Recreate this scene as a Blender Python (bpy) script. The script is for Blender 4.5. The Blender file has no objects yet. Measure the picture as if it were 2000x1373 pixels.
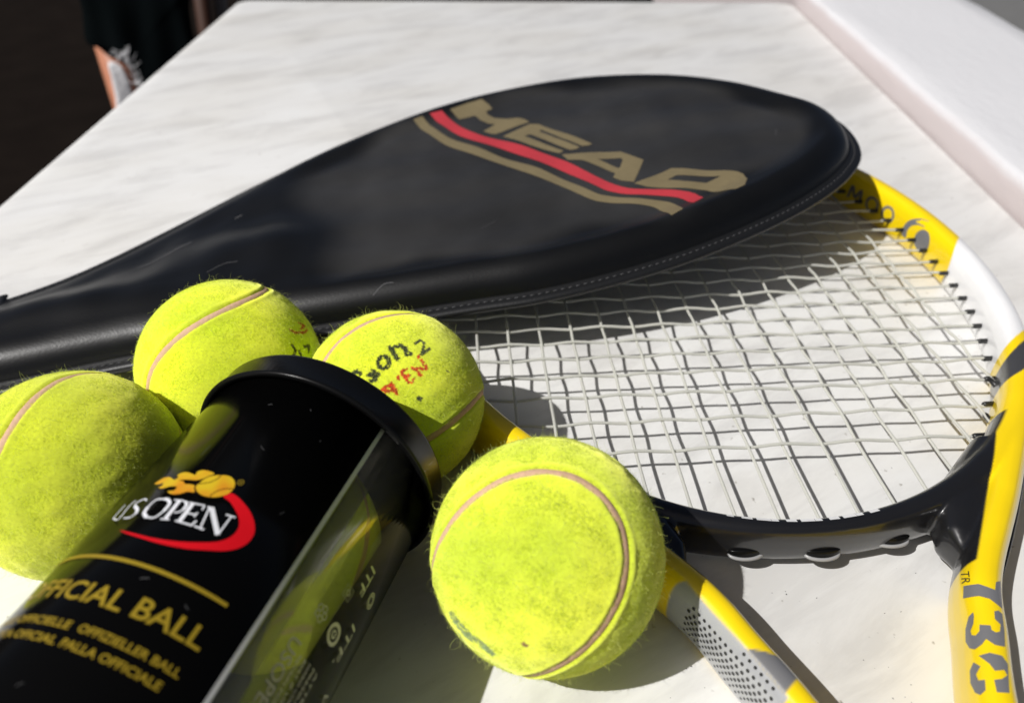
import bpy, bmesh, math, random
import numpy as np
from mathutils import Vector, Matrix
from mathutils.bvhtree import BVHTree
from mathutils.geometry import tessellate_polygon

scene = bpy.context.scene
COL = scene.collection
S = 0.01                                   # everything below is worked out in centimetres

# ------------------------------------------------------------------ camera
cam_d = bpy.data.cameras.new("camera")
cam = bpy.data.objects.new("camera", cam_d)
COL.objects.link(cam)
scene.camera = cam
cam_d.sensor_width = 36.0
cam_d.lens = 36.0 * 1502 / 2000
cam_d.clip_start = 0.01
cam_d.clip_end = 60.0
cam.location = (0, 0, 0.215)
PITCH, YAW = math.radians(37.905), math.radians(1.083)
fw = Vector((-math.sin(YAW) * math.cos(PITCH), math.cos(YAW) * math.cos(PITCH), -math.sin(PITCH)))
cam.rotation_euler = fw.to_track_quat('-Z', 'Y').to_euler()
cam_d.dof.use_dof = True
cam_d.dof.focus_distance = 0.255
cam_d.dof.aperture_fstop = 10.0

# ------------------------------------------------------------------ sky, sun, exposure
SUN_AZ, SUN_EL = math.radians(208.5), math.radians(50.0)
world = bpy.data.worlds.new("World")
scene.world = world
world.use_nodes = True
wn = world.node_tree
for n_ in list(wn.nodes):
    wn.nodes.remove(n_)
sky = wn.nodes.new('ShaderNodeTexSky')
sky.sky_type = 'NISHITA'
sky.sun_disc = False
sky.sun_elevation = SUN_EL
sky.air_density = 0.35
sky.dust_density = 2.4
sky.ozone_density = 0.0
sky.sun_rotation = math.radians(90) - SUN_AZ
bg = wn.nodes.new('ShaderNodeBackground')
bg.inputs['Strength'].default_value = 0.05
wo = wn.nodes.new('ShaderNodeOutputWorld')
wn.links.new(sky.outputs[0], bg.inputs[0])
wn.links.new(bg.outputs[0], wo.inputs[0])
sun_d = bpy.data.lights.new("sun", 'SUN')
sun_d.energy = 4.5
sun_d.angle = math.radians(0.53)
sun_d.color = (1.0, 0.98, 0.955)
sun = bpy.data.objects.new("sun", sun_d)
COL.objects.link(sun)
to_sun = Vector((math.cos(SUN_AZ) * math.cos(SUN_EL), math.sin(SUN_AZ) * math.cos(SUN_EL), math.sin(SUN_EL)))
sun.rotation_euler = to_sun.to_track_quat('Z', 'Y').to_euler()
sun.location = to_sun * 3
scene.view_settings.view_transform = 'Standard'
scene.view_settings.look = 'None'
scene.view_settings.exposure = 0.0
scene.view_settings.gamma = 1.0
scene.view_settings.use_curve_mapping = False
scene.render.engine = 'CYCLES'
scene.cycles.max_bounces = 10
scene.cycles.transparent_max_bounces = 16

# ------------------------------------------------------------------ traced shapes (surface coordinates, cm / degrees)
COVER_OUTLINE=[[-34.6,0.5],[-30.6,1.15],[-26.65,2.0],[-21.46,4.46],[-16.71,6.91],[-13.67,8.34],[-10.48,9.52],[-4.29,11.07],[1.07,10.97],[6.44,9.48],[10.97,6.16],[13.4,2.2],[14.4,-1.6],[14.8,-4.2],[14.3,-6.6],[12.9,-9.0],[10.9,-10.5],[8.07,-11.63],[4.71,-12.35],[0.3,-12.76],[-3.42,-12.6],[-6.84,-12.06],[-9.37,-11.3],[-16.5,-9.35],[-23.46,-7.45],[-29.2,-6.6],[-34.2,-5.9]]
LOGO={"H":[[[-3.53,8.82],[-2.32,9.04],[-1.31,9.03],[-1.12,8.27],[-1.12,7.65],[-1.62,7.49],[-1.71,6.92],[-1.58,6.15],[-1.03,5.39],[-0.44,5.03],[-0.21,4.57],[-0.13,4.05],[-2.4,3.93],[-2.61,4.15],[-2.88,4.67],[-1.91,5.16],[-2.24,5.53],[-2.45,6.25],[-2.43,7.31],[-3.44,7.42],[-3.46,8.21]]],"E":[[[-2.18,3.28],[-0.19,3.8],[0.21,3.48],[0.75,1.4],[1.46,-1.01],[1.19,-1.09],[0.87,-0.95],[0.36,0.7],[0.03,2.68],[-0.17,2.56],[0.17,0.8],[0.7,-1.0],[0.44,-1.12],[0.12,-0.98],[-0.25,0.39],[-0.79,2.41],[-1.18,2.38],[-0.7,0.78],[-0.19,-0.8],[-0.5,-0.93],[-1.43,1.07]]],"A":[[[-0.48,-1.17],[0.04,-1.57],[1.28,-2.21],[2.18,-2.93],[2.39,-3.85],[2.63,-4.58],[0.93,-6.58],[0.54,-6.02],[0.42,-5.38],[0.74,-5.01],[0.46,-4.0],[0.04,-2.7],[-0.55,-2.11]],[[0.76,-3.05],[1.78,-3.71],[1.75,-3.97],[1.22,-4.63],[1.11,-4.58]]],"D":[[[0.84,-6.74],[2.01,-6.48],[3.32,-6.15],[3.81,-6.58],[4.58,-7.45],[5.4,-8.21],[5.64,-8.48],[5.74,-8.79],[5.56,-9.36],[4.72,-10.31],[4.13,-10.44],[3.72,-9.87],[3.43,-9.18],[2.77,-8.62],[1.89,-7.97],[1.21,-7.39]],[[2.43,-7.26],[3.06,-7.08],[3.85,-7.75],[4.74,-8.39],[3.8,-8.55],[2.98,-7.89]]],"red":[[[-4.07,8.88],[-3.95,7.88],[-3.8,6.04],[-3.28,4.39],[-2.47,2.7],[-1.59,0.71],[-0.89,-1.46],[-0.3,-4.43],[-0.02,-5.9],[0.3,-6.83],[0.72,-7.35],[1.82,-8.09],[2.44,-8.74],[2.77,-9.17],[2.83,-9.79]],[[-4.86,8.9],[-4.73,7.53],[-4.44,5.57],[-3.82,3.69],[-2.91,1.62],[-2.14,-0.56],[-1.27,-3.41],[-0.67,-6.15],[-0.3,-6.89],[0.13,-7.5],[1.18,-8.31],[1.74,-8.89],[2.01,-9.42],[1.96,-10.26]]],"gold":[[[-5.39,8.78],[-5.28,7.5],[-5.06,5.64],[-4.4,3.69],[-3.58,1.35],[-2.81,-0.85],[-2.04,-2.78],[-1.21,-6.21],[-0.71,-7.0],[-0.19,-7.62],[0.64,-8.37],[1.24,-9.04],[1.42,-9.64],[1.15,-10.68]],[[-6.03,8.64],[-5.84,6.7],[-5.5,4.68],[-4.83,2.47],[-3.96,0.35],[-3.34,-1.49],[-2.47,-3.73],[-1.68,-6.63],[-1.1,-7.45],[-0.28,-8.23],[0.34,-8.89],[0.58,-9.48],[0.4,-10.92]]]}
ART={"swoosh":[[10.19,10.32],[12.94,10.31],[17.35,10.2],[21.5,10.05],[24.76,9.85],[26.59,9.63],[26.66,9.39],[25.06,9.15],[21.9,8.95],[17.21,8.79],[9.71,8.6],[0.96,8.52],[-7.79,8.54],[-14.18,8.59],[-18.79,8.67],[-12.74,8.63],[-3.39,8.6],[5.56,8.69],[13.15,8.88],[18.27,9.09],[20.62,9.33],[20.73,9.59],[18.69,9.81],[15.74,9.96],[12.51,10.09],[8.6,10.18]],"ball":[[-2.81,10.18],[-2.89,10.31],[-1.34,10.56],[2.52,10.7],[6.03,10.74],[8.81,10.65],[10.14,10.49],[10.09,10.33],[8.03,10.13],[4.43,10.02],[0.6,10.03]],"flame":[[-0.14,10.69],[-3.13,10.73],[-5.66,10.72],[-7.32,10.64],[-6.98,10.54],[-10.44,10.58],[-13.43,10.56],[-14.64,10.46],[-13.24,10.39],[-14.29,10.31],[-17.38,10.39],[-20.27,10.37],[-21.86,10.27],[-22.76,10.17],[-19.7,10.15],[-18.32,10.19],[-17.61,10.09],[-18.74,10.05],[-16.73,10.0],[-12.76,10.1],[-10.31,10.09],[-10.13,9.98],[-12.64,9.93],[-9.81,9.86],[-6.68,9.91],[-4.55,10.01],[-1.87,10.04],[-3.63,10.22],[-6.35,10.23],[-8.11,10.22],[-9.67,10.29],[-12.26,10.31],[-8.57,10.36],[-4.86,10.39],[-3.1,10.46],[-1.59,10.59]],"reg":[[10.91,10.69],[12.16,10.73],[10.17,10.77]],"seam1":[[-3.54,10.27],[0.39,10.4],[2.29,10.56],[2.64,10.69]],"seam2":[[4.59,10.04],[5.26,10.2],[7.16,10.35],[10.19,10.45]],"seam0":[[-0.02,10.67],[-2.15,10.51],[-2.85,10.34],[-3.33,10.22],[-2.6,10.12],[-0.63,10.03]]}
ART_LETTERS={"U":[[[[-29.67,9.52],[-29.42,9.12],[-26.82,9.02],[-25.09,9.06],[-25.82,9.44],[-24.94,9.63]],0.0179]],"S":[[[[-18.79,9.6],[-20.01,9.65],[-21.68,9.62],[-23.03,9.53],[-22.45,9.43]],0.0205],[[[-22.45,9.43],[-19.24,9.31],[-18.19,9.18]],0.0409],[[[-18.19,9.18],[-19.42,9.06],[-22.37,9.04]],0.0205]],"O":[[[[-11.15,9.69],[-14.36,9.64],[-15.28,9.41]],0.023],[[[-15.28,9.41],[-14.46,9.22],[-11.83,9.1]],0.0435],[[[-11.83,9.1],[-8.53,9.13],[-7.11,9.34]],0.023],[[[-7.11,9.34],[-7.3,9.57],[-9.32,9.68],[-11.15,9.69]],0.0409]],"P":[[[[-6.84,9.71],[-4.16,9.73]],0.0179],[[[-4.56,9.72],[-4.11,9.15]],0.0486],[[[-5.89,9.12],[-2.41,9.16]],0.0179],[[[-4.24,9.73],[-2.09,9.73]],0.0179],[[[-2.09,9.73],[-0.71,9.64],[-0.55,9.49]],0.0358],[[[-0.55,9.49],[-1.46,9.4],[-2.82,9.37]],0.0179]],"E":[[[[0.95,9.74],[1.44,9.18]],0.0511],[[[-0.65,9.73],[5.4,9.77]],0.0179],[[[5.4,9.77],[5.79,9.64]],0.0179],[[[1.51,9.44],[5.25,9.47]],0.0179],[[[5.0,9.54],[5.0,9.4]],0.0179],[[[-0.15,9.17],[6.34,9.18]],0.0205],[[[6.72,9.33],[6.29,9.16]],0.023]],"N":[[[[7.49,9.76],[9.6,9.21]],0.0192],[[[7.3,9.19],[11.16,9.19]],0.0205],[[[6.63,9.76],[8.49,9.78]],0.0205],[[[8.13,9.78],[16.36,9.21]],0.0562],[[[16.22,9.75],[16.41,9.22]],0.0192],[[[14.19,9.75],[17.63,9.78]],0.0192]]}
SEAM_Q={"front":[0.1054,-0.3494,-0.0937,-0.9263],"two":[0.2164,-0.413,-0.625,0.6261],"back":[-0.3209,0.2647,0.7993,-0.4337],"left":[-0.5256,-0.4476,0.5894,-0.4196]}
INK={"two":{"black":[[[[-0.2753,-0.5209,0.808],[-0.2316,-0.5038,0.8322],[-0.175,-0.5449,0.82]],0.07],[[[-0.0058,-0.5493,0.8356],[-0.0664,-0.5225,0.8501],[-0.0997,-0.5588,0.8233],[-0.0181,-0.5741,0.8186],[-0.0303,-0.604,0.7964],[-0.0882,-0.6078,0.7892]],0.07],[[[0.0965,-0.4362,0.8946],[0.0917,-0.4665,0.8798],[0.0727,-0.4892,0.8692],[0.0447,-0.4985,0.8658],[0.0151,-0.4919,0.8705],[-0.0081,-0.4712,0.882],[-0.019,-0.4415,0.8971],[-0.0144,-0.4107,0.9117],[0.0044,-0.3872,0.922],[0.0326,-0.3777,0.9254],[0.0624,-0.3847,0.9209],[0.0859,-0.4063,0.9097],[0.0965,-0.4362,0.8946]],0.07],[[[0.0827,-0.2787,0.9568],[0.1748,-0.3963,0.9013]],0.08],[[[0.1063,-0.2935,0.95],[0.1725,-0.2335,0.9569],[0.2327,-0.2528,0.9391],[0.262,-0.3306,0.9067],[0.2947,-0.2964,0.9085]],0.08],[[[0.3254,-0.1668,0.9307],[0.3622,-0.0989,0.9268],[0.408,-0.1191,0.9052],[0.409,-0.208,0.8885],[0.3936,-0.2775,0.8764],[0.4704,-0.1662,0.8666]],0.05],[[[0.4155,-0.6663,0.6192],[0.4142,-0.6717,0.6142],[0.4103,-0.6766,0.6115],[0.4049,-0.6798,0.6116],[0.3993,-0.6803,0.6146],[0.3952,-0.6781,0.6196],[0.3936,-0.6738,0.6254],[0.3949,-0.6684,0.6303],[0.3988,-0.6635,0.6331],[0.4042,-0.6603,0.633],[0.4097,-0.6597,0.63],[0.4139,-0.6619,0.6249],[0.4155,-0.6663,0.6192]],0.05],[[[0.6605,-0.3072,0.6851],[0.6744,-0.2993,0.675]],0.04]],"red":[[[[0.0466,-0.6755,0.7359],[0.122,-0.626,0.7703],[0.1485,-0.667,0.7301],[0.0757,-0.6866,0.7231]],0.06],[[[0.1286,-0.6195,0.7744],[0.1918,-0.6871,0.7008]],0.06],[[[0.1883,-0.5579,0.8083],[0.1942,-0.5812,0.7902]],0.06],[[[0.2205,-0.5141,0.8289],[0.3031,-0.5877,0.7502]],0.06],[[[0.2205,-0.5141,0.8289],[0.2669,-0.4707,0.841]],0.05],[[[0.2585,-0.5505,0.7938],[0.3082,-0.513,0.8012]],0.05],[[[0.2962,-0.5894,0.7516],[0.3557,-0.5281,0.7711]],0.05],[[[0.3289,-0.4469,0.832],[0.4095,-0.4893,0.7699]],0.06],[[[0.3289,-0.4469,0.832],[0.4607,-0.4087,0.7878]],0.06],[[[0.3679,-0.3129,0.8756],[0.4673,-0.4014,0.7877]],0.06]]},"back":{"red":[[[[0.7943,-0.0649,0.6041],[0.8343,-0.0447,0.5496],[0.8867,0.0852,0.4544],[0.8865,0.2047,0.415]],0.05],[[[0.8231,0.1404,0.5502],[0.8618,0.2014,0.4656],[0.857,0.063,0.5114]],0.05]],"black":[[[[0.8357,-0.2178,0.5041],[0.8613,-0.2247,0.4556],[0.8534,-0.3048,0.4228]],0.06],[[[0.8906,-0.1992,0.4089],[0.9103,-0.2254,0.3472]],0.06],[[[0.9161,-0.087,0.3914],[0.9418,0.0036,0.3362],[0.947,-0.0878,0.3091]],0.06]]},"front":{"teal":[[[[-0.7503,-0.6608,0.0208],[-0.6822,-0.7312,-0.0067],[-0.6244,-0.7801,-0.0392]],0.22],[[[-0.7262,-0.6665,-0.1685],[-0.669,-0.7048,-0.2358]],0.1],[[[-0.5572,-0.8303,-0.0119],[-0.4458,-0.8919,-0.0765]],0.16]],"pit":[[[[-0.1889,-0.9665,0.174],[-0.1858,-0.9684,0.1664]],0.1]]}}
BALLS={"front":[[0.74,13.859,3.392],3.392],"two":[[-4.585,20.494,3.27],3.27],"back":[[-10.887,22.071,3.36],3.36],"left":[[-14.179,16.689,3.354],3.354]}

# ------------------------------------------------------------------ helpers
def empty(name, loc, label=None, cat=None, group=None, kind=None):
    o = bpy.data.objects.new(name, None)
    o.empty_display_size = 0.01
    o.location = (loc[0] * S, loc[1] * S, loc[2] * S)
    COL.objects.link(o)
    tag(o, label, cat, group, kind)
    return o

def tag(o, label=None, cat=None, group=None, kind=None):
    if label: o["label"] = label
    if cat: o["category"] = cat
    if group: o["group"] = group
    if kind: o["kind"] = kind
    return o

def mk(name, verts, faces, mat, parent=None, smooth=True, kind=None, col=None):
    """verts in cm, world coordinates; stored relative to the parent's base point"""
    V = np.asarray(verts, dtype=np.float64) * S
    if parent is not None:
        p = parent
        while p is not None:
            V = V - np.array(p.location)
            p = p.parent
    me = bpy.data.meshes.new(name)
    nv = len(V)
    me.vertices.add(nv)
    me.vertices.foreach_set("co", V.astype(np.float32).ravel())
    if isinstance(faces, np.ndarray):
        k = faces.shape[1]
        nf = len(faces)
        loops = faces.astype(np.int32).ravel()
        starts = np.arange(0, nf * k, k, dtype=np.int32)
    else:
        nf = len(faces)
        loops = np.fromiter((i for f in faces for i in f), dtype=np.int32)
        lens = np.fromiter((len(f) for f in faces), dtype=np.int32)
        starts = np.concatenate([[0], np.cumsum(lens)[:-1]]).astype(np.int32)
    me.loops.add(len(loops))
    me.loops.foreach_set("vertex_index", loops)
    me.polygons.add(nf)
    me.polygons.foreach_set("loop_start", starts)
    if smooth:
        me.polygons.foreach_set("use_smooth", np.ones(nf, dtype=bool))
    if col is not None:
        a = me.color_attributes.new("col", 'FLOAT_COLOR', 'POINT')
        c4 = np.ones((nv, 4), dtype=np.float32)
        c4[:, :3] = col
        a.data.foreach_set("color", c4.ravel())
    me.update(calc_edges=True)
    me.validate()
    if mat: me.materials.append(mat)
    o = bpy.data.objects.new(name, me)
    COL.objects.link(o)
    if parent is not None: o.parent = parent
    if kind: o["kind"] = kind
    return o

def grid_faces(nu, nv, closed_u=False, closed_v=False, off=0):
    f = []
    for i in range(nu if closed_u else nu - 1):
        for j in range(nv if closed_v else nv - 1):
            a = i * nv + j; b = ((i + 1) % nu) * nv + j
            c = ((i + 1) % nu) * nv + (j + 1) % nv; d = i * nv + (j + 1) % nv
            f.append((a + off, b + off, c + off, d + off))
    return f

def fix_normals(o):
    bm = bmesh.new(); bm.from_mesh(o.data)
    bmesh.ops.recalc_face_normals(bm, faces=bm.faces)
    bm.to_mesh(o.data); bm.free()

def box(name, lo, hi, mat, parent=None, bev=0.0, rot=None, seg=3):
    bm = bmesh.new()
    bmesh.ops.create_cube(bm, size=1.0)
    lo = np.array(lo, float); hi = np.array(hi, float)
    for v in bm.verts:
        v.co = Vector(lo + (np.array(v.co) + .5) * (hi - lo))
    if bev:
        bmesh.ops.bevel(bm, geom=bm.edges[:] + bm.verts[:], offset=bev, segments=seg, affect='EDGES', profile=.5)
    V = [tuple(v.co) for v in bm.verts]
    bm.verts.index_update()
    F = [tuple(v.index for v in f.verts) for f in bm.faces]
    bm.free()
    if rot is not None:
        c = (lo + hi) / 2
        V = [tuple(c + np.array(rot @ Vector(np.array(v) - c))) for v in V]
    return mk(name, V, F, mat, parent, smooth=False)

def tube(path, r, n=8, caps=True, squash=None):
    P = np.asarray(path, float); m = len(P)
    T = np.gradient(P, axis=0); T /= np.linalg.norm(T, axis=1)[:, None]
    ref = np.array([0, 0, 1.0])
    if abs(T[0] @ ref) > .95: ref = np.array([1.0, 0, 0])
    V = []
    r = np.broadcast_to(np.asarray(r, float), (m,))
    for i in range(m):
        a = np.cross(T[i], ref); a /= np.linalg.norm(a); b = np.cross(a, T[i])
        for k in range(n):
            t = 2 * math.pi * k / n
            V.append(P[i] + r[i] * (math.cos(t) * a + math.sin(t) * b))
    F = grid_faces(m, n, closed_v=True)
    F = [f[::-1] for f in F]
    if caps:
        F.append(tuple(range(n))[::-1]); F.append(tuple((m - 1) * n + k for k in range(n)))
    return V, F

def closed_cr(P, k=8):
    P = np.asarray(P, float); n = len(P); o = []
    for i in range(n):
        p0, p1, p2, p3 = P[i - 1], P[i], P[(i + 1) % n], P[(i + 2) % n]
        t0 = 0; t1 = t0 + np.linalg.norm(p1 - p0) ** .5; t2 = t1 + np.linalg.norm(p2 - p1) ** .5; t3 = t2 + np.linalg.norm(p3 - p2) ** .5
        for t in np.linspace(t1, t2, k, endpoint=False):
            A1 = (t1 - t) / (t1 - t0) * p0 + (t - t0) / (t1 - t0) * p1
            A2 = (t2 - t) / (t2 - t1) * p1 + (t - t1) / (t2 - t1) * p2
            A3 = (t3 - t) / (t3 - t2) * p2 + (t - t2) / (t3 - t2) * p3
            B1 = (t2 - t) / (t2 - t0) * A1 + (t - t0) / (t2 - t0) * A2
            B2 = (t3 - t) / (t3 - t1) * A2 + (t - t1) / (t3 - t1) * A3
            o.append((t2 - t) / (t2 - t1) * B1 + (t - t1) / (t2 - t1) * B2)
    return np.array(o)

def open_cr(P, k=8):
    P = np.asarray(P, float)
    Q = np.vstack([2 * P[0] - P[1], P, 2 * P[-1] - P[-2]]); o = []
    for i in range(1, len(Q) - 2):
        p0, p1, p2, p3 = Q[i - 1:i + 3]
        for t in np.linspace(0, 1, k, endpoint=False):
            o.append(.5 * (2 * p1 + (p2 - p0) * t + (2 * p0 - 5 * p1 + 4 * p2 - p3) * t * t + (3 * p1 - p0 - 3 * p2 + p3) * t ** 3))
    o.append(P[-1])
    return np.array(o)

def flat_poly(loops, maxlen):
    """2-D loops (outer, holes) -> triangulated, subdivided (verts 2-D, faces)"""
    pts = [p for l in loops for p in l]
    tris = tessellate_polygon([[Vector((p[0], p[1], 0)) for p in l] for l in loops])
    bm = bmesh.new()
    vs = [bm.verts.new((p[0], p[1], 0)) for p in pts]
    for t in tris:
        if len(set(t)) == 3:
            try: bm.faces.new([vs[i] for i in t])
            except ValueError: pass
    return sub2d(bm, maxlen)

def sub2d(bm, maxlen):
    for it in range(8):
        es = [e for e in bm.edges if e.calc_length() > maxlen]
        if not es: break
        bmesh.ops.subdivide_edges(bm, edges=es, cuts=1, use_grid_fill=False)
        bmesh.ops.triangulate(bm, faces=bm.faces[:])
    bm.verts.index_update()
    V = np.array([(v.co.x, v.co.y) for v in bm.verts])
    F = [tuple(v.index for v in f.verts) for f in bm.faces]
    bm.free()
    return V, F

def text2d(body, maxlen=.25, bold=0.0):
    """Blender's own font as a flat mesh: returns verts (x,y) in em-ish units, faces, width"""
    cu = bpy.data.curves.new("lettering", 'FONT')
    cu.body = body; cu.size = 1.0; cu.offset = bold; cu.resolution_u = 3
    ob = bpy.data.objects.new("lettering", cu)
    COL.objects.link(ob)
    dg = bpy.context.evaluated_depsgraph_get()
    me = bpy.data.meshes.new_from_object(ob.evaluated_get(dg))
    bm = bmesh.new(); bm.from_mesh(me)
    bpy.data.objects.remove(ob); bpy.data.curves.remove(cu); bpy.data.meshes.remove(me)
    bmesh.ops.triangulate(bm, faces=bm.faces[:])
    return sub2d(bm, maxlen)

def stroke2d(pts, w, k=5, smooth=True):
    P = open_cr(pts, k) if (smooth and len(pts) > 2) else np.asarray(pts, float)
    T = np.gradient(P, axis=0); T /= np.maximum(np.linalg.norm(T, axis=1)[:, None], 1e-9)
    N = np.stack([-T[:, 1], T[:, 0]], 1)
    V = np.vstack([P + N * w, P - N * w]); m = len(P)
    F = [(i, i + 1, m + i + 1, m + i) for i in range(m - 1)]
    return V, F

# ------------------------------------------------------------------ materials
def newmat(name):
    m = bpy.data.materials.new(name); m.use_nodes = True
    nt = m.node_tree
    return m, nt, nt.nodes["Principled BSDF"], nt.nodes["Material Output"]

def simple(name, col, rough=.5, spec=.5, metal=0.0, bump=None, var=0.0, coat=0.0, scale=400.0):
    m, nt, b, out = newmat(name)
    b.inputs['Base Color'].default_value = (*col, 1)
    b.inputs['Roughness'].default_value = rough
    b.inputs['Specular IOR Level'].default_value = spec
    b.inputs['Metallic'].default_value = metal
    b.inputs['Coat Weight'].default_value = coat
    b.inputs['Coat Roughness'].default_value = .42 if 'vinyl' in name else .08
    if bump or var:
        tc = nt.nodes.new('ShaderNodeTexCoord')
        no = nt.nodes.new('ShaderNodeTexNoise'); no.inputs['Scale'].default_value = scale; no.inputs['Detail'].default_value = 5
        nt.links.new(tc.outputs['Object'], no.inputs['Vector'])
        if bump:
            bp = nt.nodes.new('ShaderNodeBump'); bp.inputs['Strength'].default_value = bump[0]; bp.inputs['Distance'].default_value = bump[1]
            nt.links.new(no.outputs['Fac'], bp.inputs['Height']); nt.links.new(bp.outputs[0], b.inputs['Normal'])
        if var:
            mx = nt.nodes.new('ShaderNodeMix'); mx.data_type = 'RGBA'
            mx.inputs[6].default_value = (*[c * (1 - var) for c in col], 1)
            mx.inputs[7].default_value = (*[min(1, c * (1 + var)) for c in col], 1)
            nt.links.new(no.outputs['Fac'], mx.inputs[0]); nt.links.new(mx.outputs[2], b.inputs['Base Color'])
    return m

def attr_mat(name, rough, spec=.3, transl=0.0, noise=None, bump=None, coat=0.0, flake=False):
    """paint read from the mesh's own colour attribute"""
    m, nt, b, out = newmat(name)
    at = nt.nodes.new('ShaderNodeAttribute'); at.attribute_name = "col"
    b.inputs['Roughness'].default_value = rough
    b.inputs['Specular IOR Level'].default_value = spec
    b.inputs['Coat Weight'].default_value = coat
    b.inputs['Coat Roughness'].default_value = .06
    src = at.outputs['Color']
    if 'felt' in name:                                   # napped cloth: flat, velvety shading
        b.inputs['Diffuse Roughness'].default_value = 1.0
        b.inputs['Sheen Weight'].default_value = .55; b.inputs['Sheen Roughness'].default_value = .5
        b.inputs['Sheen Tint'].default_value = (1.0, 1.0, .45, 1)
    tc = nt.nodes.new('ShaderNodeTexCoord')
    if noise:
        no = nt.nodes.new('ShaderNodeTexNoise'); no.inputs['Scale'].default_value = noise[0]; no.inputs['Detail'].default_value = 6
        nt.links.new(tc.outputs['Object'], no.inputs['Vector'])
        rp = nt.nodes.new('ShaderNodeMapRange'); rp.inputs[1].default_value = .3; rp.inputs[2].default_value = .7
        rp.inputs[3].default_value = 1 - noise[1]; rp.inputs[4].default_value = 1 + noise[1]
        nt.links.new(no.outputs['Fac'], rp.inputs[0])
        mx = nt.nodes.new('ShaderNodeVectorMath'); mx.operation = 'SCALE'
        nt.links.new(src, mx.inputs[0]); nt.links.new(rp.outputs[0], mx.inputs['Scale'])
        src = mx.outputs[0]
    nt.links.new(src, b.inputs['Base Color'])
    if bump:
        n2 = nt.nodes.new('ShaderNodeTexNoise'); n2.inputs['Scale'].default_value = bump[2]; n2.inputs['Detail'].default_value = 4
        nt.links.new(tc.outputs['Object'], n2.inputs['Vector'])
        bp = nt.nodes.new('ShaderNodeBump'); bp.inputs['Strength'].default_value = bump[0]; bp.inputs['Distance'].default_value = bump[1]
        nt.links.new(n2.outputs['Fac'], bp.inputs['Height']); nt.links.new(bp.outputs[0], b.inputs['Normal'])
    if transl:
        tr = nt.nodes.new('ShaderNodeBsdfTranslucent'); nt.links.new(src, tr.inputs['Color'])
        ms = nt.nodes.new('ShaderNodeMixShader'); ms.inputs[0].default_value = transl
        nt.links.new(b.outputs[0], ms.inputs[1]); nt.links.new(tr.outputs[0], ms.inputs[2])
        tp = nt.nodes.new('ShaderNodeBsdfTransparent'); m2 = nt.nodes.new('ShaderNodeMixShader'); m2.inputs[0].default_value = .22   # hair-fine strands let light through
        nt.links.new(ms.outputs[0], m2.inputs[1]); nt.links.new(tp.outputs[0], m2.inputs[2])
        nt.links.new(m2.outputs[0], out.inputs['Surface'])
    return m

M = {}
M['felt'] = attr_mat('tennis_felt', .95, .1, noise=(260, .03), bump=(.12, .0004, 1100))
M['fibre'] = attr_mat('felt_fibre', .9, .1, transl=.5)
M['seam'] = simple('rubber_seam', (.60, .39, .26), .8, .2, bump=(.5, .0004), var=.18, scale=700)
M['vinyl'] = simple('black_vinyl', (.0042, .0044, .0047), .42, .5, bump=(.12, .0004), scale=900)
M['vinyl_panel'] = attr_mat('painted_sheen_vinyl', .37, .36, noise=(45, .12), bump=(.14, .0004, 1000))  # lighter middle is a reflection painted into the colour attribute
M['vinyl_edge'] = simple('black_vinyl_binding', (.008, .0083, .0088), .40, .5, bump=(.15, .0004), scale=800)
M['thread'] = simple('grey_thread', (.06, .06, .063), .7)
M['gold_print'] = simple('gold_print', (.165, .133, .072), .5, .35, var=.12, scale=300)
M['red_print'] = simple('red_print', (.41, .035, .046), .5, .35, var=.06, scale=300)
M['frame'] = attr_mat('racket_lacquer', .3, .5, noise=(60, .04), coat=.6)
M['grey_print'] = simple('grey_print', (.16, .16, .165), .35)
M['black_print'] = simple('black_print', (.02, .02, .02), .4)
M['grommet'] = simple('black_grommet', (.012, .012, .012), .4)
M['grip'] = simple('black_grip', (.03, .03, .03), .7, bump=(.3, .0006), scale=500)
M['can_label'] = simple('black_glossy_label', (.003, .003, .003), .11, .05)
M['lid'] = simple('black_lid_plastic', (.005, .005, .005), .26, .16)
M['can_gold'] = simple('gold_ink', (.30, .21, .016), .3, .4)
M['can_white'] = simple('white_ink', (.72, .73, .76), .3, .4)
M['can_red'] = simple('red_ink', (.62, .006, .012), .25, .4)
M['can_brown'] = simple('dark_brown_ink', (.03, .008, .003), .3)
M['can_silver'] = simple('silver_stripe', (.72, .72, .72), .35, .5)
M['nick'] = simple('scuffed_gloss', (.05, .05, .05), .6)
M['can_pale'] = simple('pale_ink', (.36, .36, .26), .5)
M['shaded_wood'] = simple('shaded_wood', (.05, .022, .014), .6, .2)  # darker copy of the chair wood, shade put into the colour
M['chair_wood'] = simple('reddish_wood', (.42, .17, .095), .5, .3, var=.2, scale=60)
M['dark_cloth'] = simple('black_cloth', (.003, .0045, .005), 1.0, .02)
M['white_cloth'] = simple('white_cloth', (.82, .82, .83), .9, .1, bump=(.6, .002), var=.2, scale=140)
M['grey_metal'] = simple('grey_metal', (.06, .06, .06), .5)

def gold_flame():
    m, nt, b, out = newmat('flame_ink')
    tc = nt.nodes.new('ShaderNodeTexCoord')
    no = nt.nodes.new('ShaderNodeTexNoise'); no.inputs['Scale'].default_value = 180; no.inputs['Detail'].default_value = 1
    cr = nt.nodes.new('ShaderNodeValToRGB')
    cr.color_ramp.elements[0].position = .35; cr.color_ramp.elements[0].color = (.6, .42, .015, 1)
    cr.color_ramp.elements[1].position = .65; cr.color_ramp.elements[1].color = (.6, .24, .012, 1)
    nt.links.new(tc.outputs['Object'], no.inputs['Vector']); nt.links.new(no.outputs['Fac'], cr.inputs[0])
    nt.links.new(cr.outputs[0], b.inputs['Base Color']); b.inputs['Roughness'].default_value = .3
    return m
M['flame'] = gold_flame()

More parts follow.
